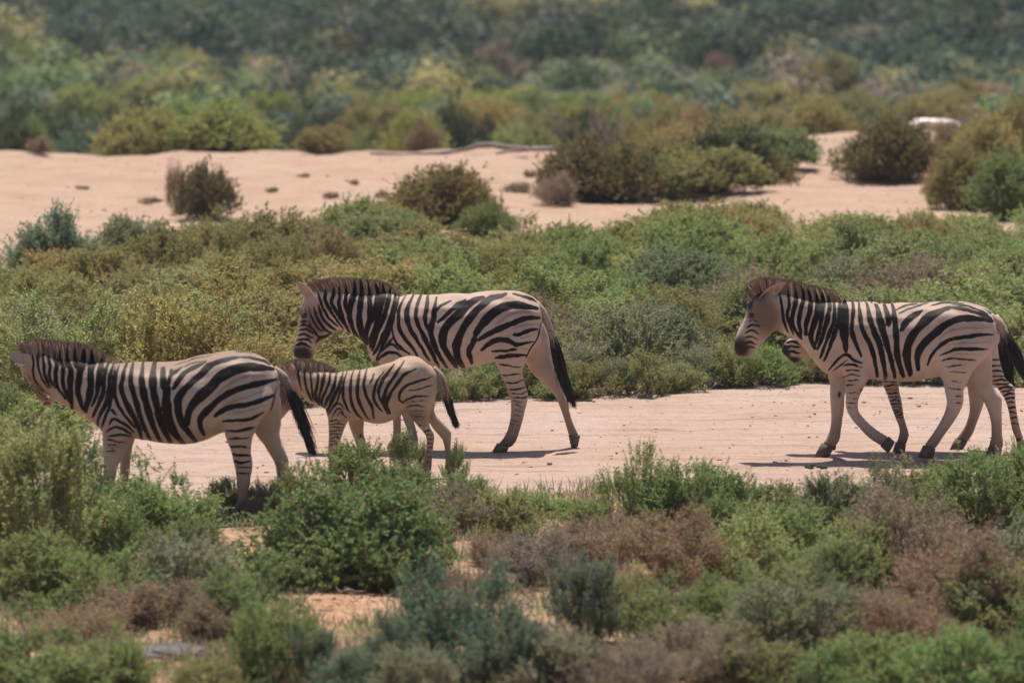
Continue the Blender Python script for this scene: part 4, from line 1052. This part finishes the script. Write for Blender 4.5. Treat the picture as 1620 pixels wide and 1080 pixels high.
# thicket between the track and the dune
W2 = 'thicket'
def bank_color(X, Y, r):
    n = float(wob(X * .5 + 3, Y * .35, .9)) + r.normal(0, .35)
    edge = Y - float(far_edge_y(X))
    if edge < 2.2:
        return r.choice(['light green', 'bright green', 'grey green', 'bright green', 'light green', 'olive'])
    if X < -1.5:
        return 'yellowish olive' if n > .35 else 'olive' if n > -.3 else 'light green' if n > -.8 else 'grey green'
    return 'yellowish olive' if n > .6 else 'olive' if n > .1 else 'light green' if n > -.4 else 'grey green' if n > -.6 else 'bright green' if n > -.95 else 'dry brown'
for px, b, w, h, c, k in [(105, 655, 270, 200, 'light green', 'feathery'), (240, 650, 290, 212, 'yellowish olive', 'feathery'), (375, 645, 240, 185, 'yellowish olive', 'feathery'), (20, 640, 160, 130, 'mid green', 'feathery'),
                    (590, 640, 180, 110, 'bright green', 'feathery'), (1380, 470, 230, 130, 'mid green', 'spiky'), (90, 452, 205, 132, 'blue green', 'spiky')]:
    lab = {105: 'big light green shrub behind the leading zebra, dense and leafy', 1380: 'tall dark spiky shrub standing out of the thicket above the hindmost zebra', 90: 'blue green spiky shrub where the thicket meets the open dune sand', 590: 'green leafy shrub below the chin of the lowered head zebra'}.get(px)
    shrub_px(k, px, b, w, h, c, lab, W2)
brng = np.random.RandomState(5)
row = 0
Yr = 48.6
while Yr < 76.5:
    half = .0953 * Yr + 1.5
    X = -half + brng.uniform(0, 1.2)
    while X < half:
        x = X + brng.normal(0, .22); y = Yr + brng.normal(0, .33)
        if float(far_edge_y(x)) + .25 < y < float(bank_end_y(x)):
            c = bank_color(x, y, brng)
            if 'brown' in c: k = 'dry'
            else: k = brng.choice(['feathery', 'rounded', 'rounded', 'spiky', 'feathery'])
            w = brng.uniform(1.1, 1.75); h = brng.uniform(.52, .86)
            e = y - float(far_edge_y(x))
            if e < .9: w *= .62; h *= .62
            elif float(bank_end_y(x)) - y < 3: h *= .8
            shrub(k, x, y, w, h, str(c), None, W2)
        X += 1.42
    Yr += 1.28

for px in range(455, 1640, 47):
    b = float(interp(FAR_EDGE, px)) + brng.uniform(-2, 5)
    w, h = brng.uniform(85, 130), brng.uniform(48, 78)
    shrub_px(str(brng.choice(['feathery', 'rounded', 'feathery', 'spiky'])), px + brng.uniform(-12, 12), b, w, h, str(brng.choice(['bright green', 'light green', 'grey green', 'light green', 'olive'])), None, W2)

# shrubs standing on the dune
W3 = 'dune'
DUNE = [
    ('rounded', 326, 342, 112, 98, 'dark olive', 'lone dark olive bush standing on the bare dune sand'), ('dry', 284, 338, 50, 100, 'rust brown', None),
    ('rounded', 702, 362, 180, 92, 'dark olive', 'wide olive dome shaped bush at the foot of the dune'), ('rounded', 770, 372, 90, 50, 'mid green', None),
    ('rounded', 925, 318, 150, 90, 'dark olive', 'big olive mound bush with deep shade under it'), ('dry', 875, 324, 72, 52, 'dry brown', None), ('rounded', 1020, 306, 110, 66, 'mid green', None),
    ('rounded', 1120, 302, 190, 62, 'olive', None), ('rounded', 1150, 278, 150, 92, 'dark green', 'dark green bush sloping down across the dune'), ('rounded', 1230, 284, 130, 56, 'mid green', None), ('rounded', 1075, 268, 110, 62, 'yellowish olive', None),
    ('rounded', 985, 308, 120, 84, 'dark olive', None), ('rounded', 1055, 298, 130, 74, 'olive', None), ('rounded', 1195, 292, 120, 58, 'dark olive', None),
    ('rounded', 1412, 288, 145, 98, 'dark olive', 'round olive bush in front of the pale flat boulder'), ('dry', 1370, 288, 60, 40, 'yellowish olive', None),
    ('rounded', 1560, 268, 130, 92, 'yellowish olive', None), ('dry', 1510, 258, 80, 70, 'rust brown', None), ('rounded', 1610, 262, 110, 90, 'olive', None), ('rounded', 1530, 332, 110, 90, 'olive', None), ('rounded', 1600, 345, 130, 95, 'mid green', None), ('dry', 1490, 320, 70, 60, 'yellowish olive', None),
    ('dry', 524, 314, 26, 13, 'rust brown', 'small dry tuft alone on the sand near the dead branch'), ('dry', 582, 330, 20, 18, 'rust brown', None), ('dry', 820, 306, 50, 18, 'dry brown', None), ('dry', 430, 300, 22, 9, 'dry brown', None), ('dry', 560, 292, 18, 8, 'rust brown', None), ('dry', 605, 312, 22, 12, 'dry brown', None), ('dry', 130, 300, 24, 8, 'dry brown', None), ('dry', 480, 275, 20, 8, 'rust brown', None), ('dry', 840, 280, 26, 12, 'rust brown', None), ('dry', 1330, 262, 20, 10, 'dry brown', None), ('dry', 1310, 250, 26, 9, 'rust brown', None), ('dry', 238, 318, 46, 8, 'rust brown', None),
]
for k, px, b, w, h, c, lab in DUNE:
    q = 1.0 if px < 400 else 1.22
    shrub_px(k, px, b, w * q, h * q, c, lab, W3)

# shrubs along and behind the crest
W4 = 'plain'
CREST = [
    ('rounded', 235, 258, 135, 72, 'yellowish olive', None, 91.5), ('rounded', 348, 258, 158, 74, 'lime green', 'bright green dome shaped bush on the dune crest', 91.0), ('rounded', 512, 252, 78, 38, 'yellowish olive', None, 91.0),
    ('rounded', 655, 250, 90, 70, 'lime green', None, 93.0), ('dry', 670, 248, 50, 50, 'rust brown', None, 92.0), ('rounded', 850, 236, 64, 36, 'light green', None, 94.0), ('rounded', 1295, 232, 115, 68, 'olive', 'olive bush behind the dead branch on the dune crest', 96.5), ('dry', 60, 256, 40, 28, 'dry brown', None, 92.0), ('rounded', 30, 250, 60, 50, 'dark green', None, 94), ('rounded', 50, 240, 60, 50, 'mid green', None, 97),
]
for k, px, top_base, w, h, c, lab, Y in CREST:
    s = px_per_m(Y, 0); X = (px - 810) / s
    z = float(ground_z(X, Y)); base_px = 540 + FPX * math.tan(math.atan((CAM_H - z) / Y) - PITCH)
    shrub(k, X, Y, w / s * 1.3, (h * 1.25 + max(base_px - top_base, 0)) / s, c, lab, W4)
crng = np.random.RandomState(15)
def band_color(px, r):
    n = r.uniform()
    if px < 330: t = [('dark green', .5), ('blue green', .78), ('bright green', .92), ('light green', 1)]
    elif px < 900: t = [('dark green', .25), ('blue green', .4), ('light green', .75), ('yellowish olive', .92), ('mauve brown', 1)]
    else: t = [('olive', .3), ('yellowish olive', .5), ('dry brown', .62), ('mid green', .8), ('mauve brown', .88), ('blue green', 1)]
    for c, p in t:
        if n < p: return c
for (px, top, wpx, Y, c) in [(215, 150, 130, 128, 'dark green'), (90, 158, 190, 124, 'dark green'), (20, 165, 130, 122, 'dark green'), (150, 185, 150, 114, 'blue green'), (270, 110, 150, 165, 'lime green'), (300, 150, 140, 140, 'bright green'), (500, 178, 110, 116, 'dark green'),
        (530, 130, 100, 160, 'lime green'), (715, 160, 100, 120, 'dark green'), (460, 185, 90, 118, 'blue green'), (610, 145, 130, 150, 'lime green'), (870, 165, 120, 124, 'grey green'), (940, 170, 110, 118, 'dark green'), (800, 135, 150, 158, 'lime green'), (920, 140, 110, 150, 'light green'),
        (1300, 165, 130, 122, 'olive'), (1010, 150, 120, 150, 'yellowish olive'), (1410, 130, 150, 165, 'dry brown'), (1200, 165, 120, 135, 'yellowish olive'), (1270, 118, 120, 180, 'rust brown'), (1125, 128, 80, 170, 'bright green'), (1560, 130, 160, 160, 'dry brown'), (130, 132, 150, 150, 'lime green'), (60, 200, 90, 106, 'dark green'), (430, 140, 90, 145, 'lime green'), (590, 152, 120, 138, 'yellowish olive'), (660, 140, 130, 150, 'lime green'),
        (740, 172, 80, 118, 'dark green'), (765, 148, 120, 142, 'yellowish olive'), (845, 142, 130, 150, 'bright green'), (905, 152, 120, 136, 'lime green'), (950, 178, 110, 114, 'mauve brown'), (1045, 165, 100, 125, 'olive'), (1090, 160, 110, 135, 'yellowish olive'), (1350, 140, 140, 150, 'olive'), (1480, 140, 150, 150, 'yellowish olive'), (1150, 182, 140, 108, 'yellowish olive'), (390, 165, 90, 125, 'yellowish olive'), (570, 200, 90, 112, 'mid green'), (1000, 195, 90, 108, 'olive')]:
    s = px_per_m(Y, -2.5); X = (px - 810) / s; z = float(ground_z(X, Y))
    ztop = CAM_H - Y * math.tan(PITCH + math.atan((top - 540) / FPX))
    shrub('rounded', X, Y, wpx / s * 1.25, max(ztop - z, .7) * 1.05, c, None, W4)
for i in range(40):
    Y = crng.uniform(122, 190); half = .0953 * Y + 1
    X = crng.uniform(-half, half); px = 810 + X * px_per_m(Y)
    shrub(crng.choice(['rounded', 'rounded', 'feathery', 'spiky']), X, Y, crng.uniform(1.3, 2.6), crng.uniform(.9, 1.7), band_color(px, crng), None, W4)

# the far plain's scrub: too many and too small to count
def far_scrub():
    rng = np.random.RandomState(3)
    n = 2250
    Y = np.sqrt(rng.uniform(140 ** 2, 440 ** 2, n)); X = rng.uniform(-1.3, 1.3, n) * (.0953 * Y + 2)
    Z = ground_z(X, Y)
    per = 300
    size = rng.uniform(.8, 1.6, n) * np.where(Y < 190, .85, 1.0)
    hh = size * rng.uniform(.85, 1.35, n)
    px = 810 + X / Y * FPX
    pal = np.array([COLOR['dark green'], COLOR['blue green'], COLOR['mid green'], COLOR['grey green'], COLOR['yellowish olive'], COLOR['mauve brown'], COLOR['light green']])
    u = rng.uniform(size=n) + .12 * wob(X * .2, Y * .06, 1.0)
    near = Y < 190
    ci = np.where(near, np.select([u < .2, u < .4, u < .55, u < .7, u < .86, u < .93], [0, 1, 2, 3, 4, 5], 6), np.select([u < .42, u < .72, u < .80, u < .94, u < .965, u < .99], [0, 1, 2, 1, 4, 5], 1))
    py = 540 + FPX * np.tan(np.arctan((CAM_H - Z) / Y) - PITCH) - 12
    patch = np.zeros(n, bool)
    for (ax, ay, rx, ry) in ((765, 14, 75, 12), (950, 16, 28, 10), (860, 22, 35, 8), (1150, 38, 25, 10), (1110, 12, 40, 10), (1250, 12, 60, 12), (305, 86, 45, 9), (20, 82, 35, 10), (140, 90, 45, 6), (1330, 50, 22, 10)):
        patch |= np.hypot((px - ax) / rx, (py - ay) / ry) < 1
    ci = np.where(patch, np.where(rng.uniform(size=n) < .7, 4, 6), ci)
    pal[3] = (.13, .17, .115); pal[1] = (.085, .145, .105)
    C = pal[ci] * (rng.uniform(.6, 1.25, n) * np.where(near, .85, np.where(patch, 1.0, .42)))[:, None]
    th = rng.uniform(0, 2 * math.pi, (n, per)); cz = rng.uniform(0, 1, (n, per)); rr = rng.uniform(.72, 1.05, (n, per))
    lob = 1 + .25 * np.sin(th * 3 + rng.uniform(0, 6, (n, 1))) * np.sin(cz * 5 + rng.uniform(0, 6, (n, 1)))
    sx = np.sqrt(1 - cz ** 2 * .95)
    P = np.stack([X[:, None] + np.cos(th) * sx * rr * lob * size[:, None], Y[:, None] + np.sin(th) * sx * rr * lob * size[:, None], Z[:, None] + .05 + cz * rr * lob * hh[:, None]], -1).reshape(-1, 3)
    Nn = unit(np.stack([np.cos(th) * sx, np.sin(th) * sx, .15 + cz * .9], -1).reshape(-1, 3) + rng.normal(0, .28, (n * per, 3)))
    D = unit(np.cross(Nn, rng.normal(size=Nn.shape)))
    m = len(P); s = np.repeat(size, per)
    S = np.cross(Nn, D); L = (.20 * s * rng.uniform(.6, 1.3, m))[:, None]; W = (.075 * s * rng.uniform(.6, 1.4, m))[:, None]
    V = np.stack([P - D * L * .5, P + S * W, P + D * L * .5, P - S * W], 1).reshape(-1, 3)
    F = np.arange(m * 4).reshape(m, 4)
    tint = np.repeat(C, per, 0)
    me = new_mesh('far_scrub', V, F, {'tint': ('FACE', tint), 'rnd': ('FACE', rng.uniform(0, .9, m)), 'shoot': ('FACE', rng.uniform(0, .8, m))})
    o = link('far_scrub', me, M_FAR)
    tag(o, 'distant dark green scrub covering the plain behind the dune', 'scrub', kind='stuff')
far_scrub()

# low undergrowth and dry stalks between the shrubs
def undergrowth():
    rng = np.random.RandomState(8)
    n = 9000
    Y = rng.uniform(30, 76, n); X = rng.uniform(-1, 1, n) * (.0953 * Y + .5)
    fore = Y < near_edge_y(X) - rng.uniform(0, .5, n)
    bank = (Y > far_edge_y(X) + rng.uniform(-.05, .3, n)) & (Y < bank_end_y(X) + rng.uniform(-1, 1.2, n))
    ok = fore | bank
    for (px, py, r) in ((365, 862, .30), (575, 930, .40), (540, 955, .28)):
        gx, gy = ground_xy(px, py)
        ok &= np.hypot((X - gx) / r, (Y - gy) / (r * 2.4)) > 1
    X, Y = X[ok], Y[ok]; n = len(X); Z = ground_z(X, Y)
    per = 22
    a = rng.normal(0, .45, (n, per, 2))
    D = unit(np.concatenate([a, np.ones((n, per, 1)) * rng.uniform(.6, 1.4, (n, per, 1))], -1))
    h = rng.uniform(.06, .20, (n, 1)) * np.ones((1, per)) * rng.uniform(.5, 1.2, (n, per))
    P = np.stack([X, Y, Z], -1)[:, None] + np.concatenate([rng.normal(0, .05, (n, per, 2)), np.full((n, per, 1), -.01)], -1)
    V, F = leaf_quads(P.reshape(-1, 3), D.reshape(-1, 3), h.reshape(-1), np.full(n * per, .0038), rng)
    pal = np.array([COLOR['dry brown'], COLOR['mauve brown'], COLOR['grey green'], COLOR['olive'], COLOR['mid green'], COLOR['light green']])
    ci = rng.choice(6, n, p=[.24, .2, .16, .14, .16, .10])
    tint = np.repeat(pal[ci] * rng.uniform(.8, 1.2, n)[:, None], per, 0)
    me = new_mesh('undergrowth', V, F, {'tint': ('FACE', tint), 'rnd': ('FACE', rng.uniform(0, .95, n * per)), 'shoot': ('FACE', rng.uniform(0, .7, n * per))})
    tag(link('undergrowth', me, M_FAR), 'low dry stalks and seedlings growing between the shrubs', 'undergrowth', kind='stuff')
undergrowth()

# ------------------------------------------------------------------ stones, wood, droppings
def icosphere(sub=1):
    import bmesh
    bm = bmesh.new(); bmesh.ops.create_icosphere(bm, subdivisions=sub, radius=1.0)
    V = np.array([v.co[:] for v in bm.verts]); F = np.array([[v.index for v in f.verts] for f in bm.faces]); bm.free()
    return V, F

def pebbles():
    rng = np.random.RandomState(21)
    V0, F0 = icosphere(1)
    n1, n2 = 1100, 700
    Y = np.concatenate([rng.uniform(41.5, 50.5, n1), rng.uniform(74, 93, n2)])
    X = rng.uniform(-1, 1, n1 + n2) * (.0953 * Y + .3)
    k = (Y < far_edge_y(X) + .4) | (Y > 70); X, Y = X[k], Y[k]
    r = np.minimum(np.exp(rng.normal(-5.05, .5, len(X))), .020) * np.where(Y > 70, 1.6, 1.0)
    Z = ground_z(X, Y)
    Vs = V0[None] * (1 + rng.normal(0, .16, (len(X), len(V0), 1))) * r[:, None, None] * np.stack([np.ones(len(X)) * 1.3, np.ones(len(X)), np.ones(len(X)) * .65], -1)[:, None]
    Vs = Vs + np.stack([X, Y, Z + r * .2], -1)[:, None]
    Fs = F0[None] + (np.arange(len(X)) * len(V0))[:, None, None]
    me = new_mesh('pebbles', Vs.reshape(-1, 3), Fs.reshape(-1, 3))
    tag(link('pebbles', me, M_PEBBLE), 'small stones and clods strewn over the sandy track and dune', 'pebbles', kind='stuff')
pebbles()

def litter():
    rng = np.random.RandomState(23)
    P = []
    for (px, py, r, n) in ((365, 862, .38, 260), (600, 915, .30, 420), (545, 950, .45, 220), (430, 800, .3, 120), (800, 930, .5, 240)):
        gx, gy = ground_xy(px, py)
        P.append(np.stack([gx + rng.normal(0, r * .5, n), gy + rng.normal(0, r * 1.1, n)], -1))
    P = np.vstack(P); n = len(P)
    Z = ground_z(P[:, 0], P[:, 1]) + rng.uniform(.004, .035, n)
    a = rng.uniform(0, 6.28, n)
    D = unit(np.stack([np.cos(a), np.sin(a), rng.normal(0, .25, n)], -1))
    V, F = leaf_quads(np.column_stack([P, Z]), D, rng.uniform(.04, .14, n), rng.uniform(.003, .008, n), rng)
    me = new_mesh('leaf_litter', V, F)
    tag(link('leaf_litter', me, M_STEM), 'dry twig litter lying on the bare sand patches', 'litter', kind='stuff')
litter()

def rock(name, c, size, mat, seed, label, flat=.0, sub=4, strata=0.0):
    rng = np.random.RandomState(seed)
    V, F = icosphere(sub)
    p = rng.uniform(0, 6, 6)
    d = 1 + .12 * np.sin(V[:, 0] * 3 + p[0]) * np.cos(V[:, 1] * 2.6 + p[1]) + .08 * np.sin(V[:, 2] * 5 + p[2] + V[:, 0] * 4) + .05 * np.sin(V[:, 1] * 9 + p[3] + V[:, 0] * 7)
    V = V * d[:, None]
    e = .55
    V = np.sign(V) * np.abs(V) ** np.array([.8, .8, e])
    if strata:
        V[:, :2] *= (1 + strata * np.sign(np.sin(V[:, 2] * 9 + .8 * V[:, 0])))[:, None]
    if flat:                                   # overhanging flat cap above a narrower foot
        k = 1 - flat * (1 - smooth(-.15, .12, V[:, 2]))
        V[:, :2] *= k[:, None]
    V = V * np.array(size)
    V[:, 2] -= V[:, 2].min() * .92
    me = new_mesh(name, V, F, None, True)
    o = link(name, me, mat); o.location = c; o.rotation_euler = (0, 0, rng.uniform(-.2, .2))
    tag(o, label, 'rock')
    return o
Yb = 92.2; sb = px_per_m(Yb); Xb = (1481 - 810) / sb
zt = CAM_H - Yb * math.tan(PITCH + math.atan((192 - 540) / FPX)); zb = float(ground_z(Xb, Yb))
rock('flat_boulder', (Xb, Yb, zb - .02), (.46, .36, max((zt - zb + .03) / 2.0, .15)), M_STONE_PALE, 4, 'pale flat topped boulder lying on the dune crest between two bushes', flat=.22)
gx, gy = ground_xy(272, 1030)
rock('grey_rock', (gx, gy, float(ground_z(gx, gy)) - .03), (.20, .26, .045), M_STONE_GREY, 9, 'low grey layered rock lying among dry brown shrubs', strata=.05)

def branch(name, pts, r0, r1, label, twigs=()):
    P = catmull(pts, 6); k = len(P); n = 8
    rng = np.random.RandomState(k)
    SV, SF = [], []
    def add(P, r0, r1):
        o = len(SV); k = len(P)
        for i, p in enumerate(P):
            r = (r0 + (r1 - r0) * i / (k - 1)) * (1 + rng.normal(0, .10))
            d = unit(P[min(i + 1, k - 1)] - P[max(i - 1, 0)])
            u = unit(np.cross(d, [.1, .3, 1.0])); v = np.cross(d, u)
            for a in range(n):
                t = a * 2 * math.pi / n
                SV.append(p + r * (1 + rng.normal(0, .07)) * (math.cos(t) * u + math.sin(t) * v))
        for i in range(k - 1):
            for a in range(n):
                b = (a + 1) % n
                SF.append((o + i * n + a, o + i * n + b, o + i * n + n + b, o + i * n + n + a))
    add(P, r0, r1)
    for tw, a, b in twigs: add(catmull(tw, 5), a, b)
    me = new_mesh(name, np.array(SV), np.array(SF), None, True)
    return tag(link(name, me, M_LOG), label, 'branch')
def crest_pt(px, py, Y):
    s = px_per_m(Y, 0); x = (px - 810) / s
    z = CAM_H - Y * math.tan(PITCH + math.atan((py - 540) / FPX))
    return np.array([x, Y, max(z, float(ground_z(x, Y)) + .015)])
CY = 87.6
branch('dead_branch', [crest_pt(585, 243, CY), crest_pt(640, 245, CY), crest_pt(700, 242, CY), crest_pt(742, 235, CY), crest_pt(765, 229, CY), crest_pt(800, 233, CY + .2), crest_pt(835, 236, CY + .3)], .022, .05,
       'long thin dark dead branch arching along the dune crest', [([crest_pt(742, 235, CY), crest_pt(752, 226, CY), crest_pt(760, 222, CY)], .02, .008)])
branch('dead_branch', [crest_pt(784, 243, CY - .5), crest_pt(805, 239, CY - .5), crest_pt(840, 236, CY - .5), crest_pt(892, 235, CY - .4)], .022, .05, 'thick straight bleached log end lying beside the arching branch')
branch('dead_branch', [crest_pt(1200, 207, 95), crest_pt(1240, 213, 95), crest_pt(1275, 219, 95), crest_pt(1312, 222, 95)], .03, .045, 'short dead branch sticking out of the bush on the crest',
       [([crest_pt(1275, 219, 95), crest_pt(1290, 214, 94.9), crest_pt(1300, 213, 94.9)], .03, .015)])

def dung():
    rng = np.random.RandomState(2)
    V0, F0 = icosphere(2)
    gx, gy = ground_xy(1292, 741); gz = float(ground_z(gx, gy))
    Vs, Fs, o = [], [], 0
    for i in range(16):
        r = rng.uniform(.011, .017); a = rng.uniform(0, 6.28); q = rng.uniform(0, 1) ** .5
        z = gz + r * .8 + (.014 if q < .45 else 0)
        Vs.append(V0 * r * np.array([1.2, 1, .85]) + np.array([gx + math.cos(a) * q * .10, gy + math.sin(a) * q * .08, z])); Fs.append(F0 + o); o += len(V0)
    me = new_mesh('dung_pile', np.vstack(Vs), np.vstack(Fs), None, True)
    tag(link('dung_pile', me, M_DUNG), 'small dark pile of droppings on the track under the hindmost zebra', 'droppings')
dung()

# ------------------------------------------------------------------ air between here and the plain
def haze():
    import bmesh
    bm = bmesh.new(); bmesh.ops.create_cube(bm, size=1.0)
    me = bpy.data.meshes.new('haze'); bm.to_mesh(me); bm.free()
    m = bpy.data.materials.new('haze_air'); m.use_nodes = True
    t = m.node_tree; t.nodes.clear()
    out = t.nodes.new('ShaderNodeOutputMaterial'); v = t.nodes.new('ShaderNodeVolumePrincipled')
    v.inputs['Color'].default_value = (.70, .84, 1.0, 1)
    v.inputs['Density'].default_value = 0.0002
    v.inputs['Anisotropy'].default_value = 0.2
    t.links.new(v.outputs[0], out.inputs['Volume'])
    me.materials.append(m)
    o = link('haze', me)
    z0, z1 = -5.5, 34.0
    o.location = (0, 1450, (z0 + z1) / 2); o.scale = (3200, 3300, z1 - z0)
    tag(o, 'thin bluish haze in the air over the plain', 'haze', kind='stuff')
haze()
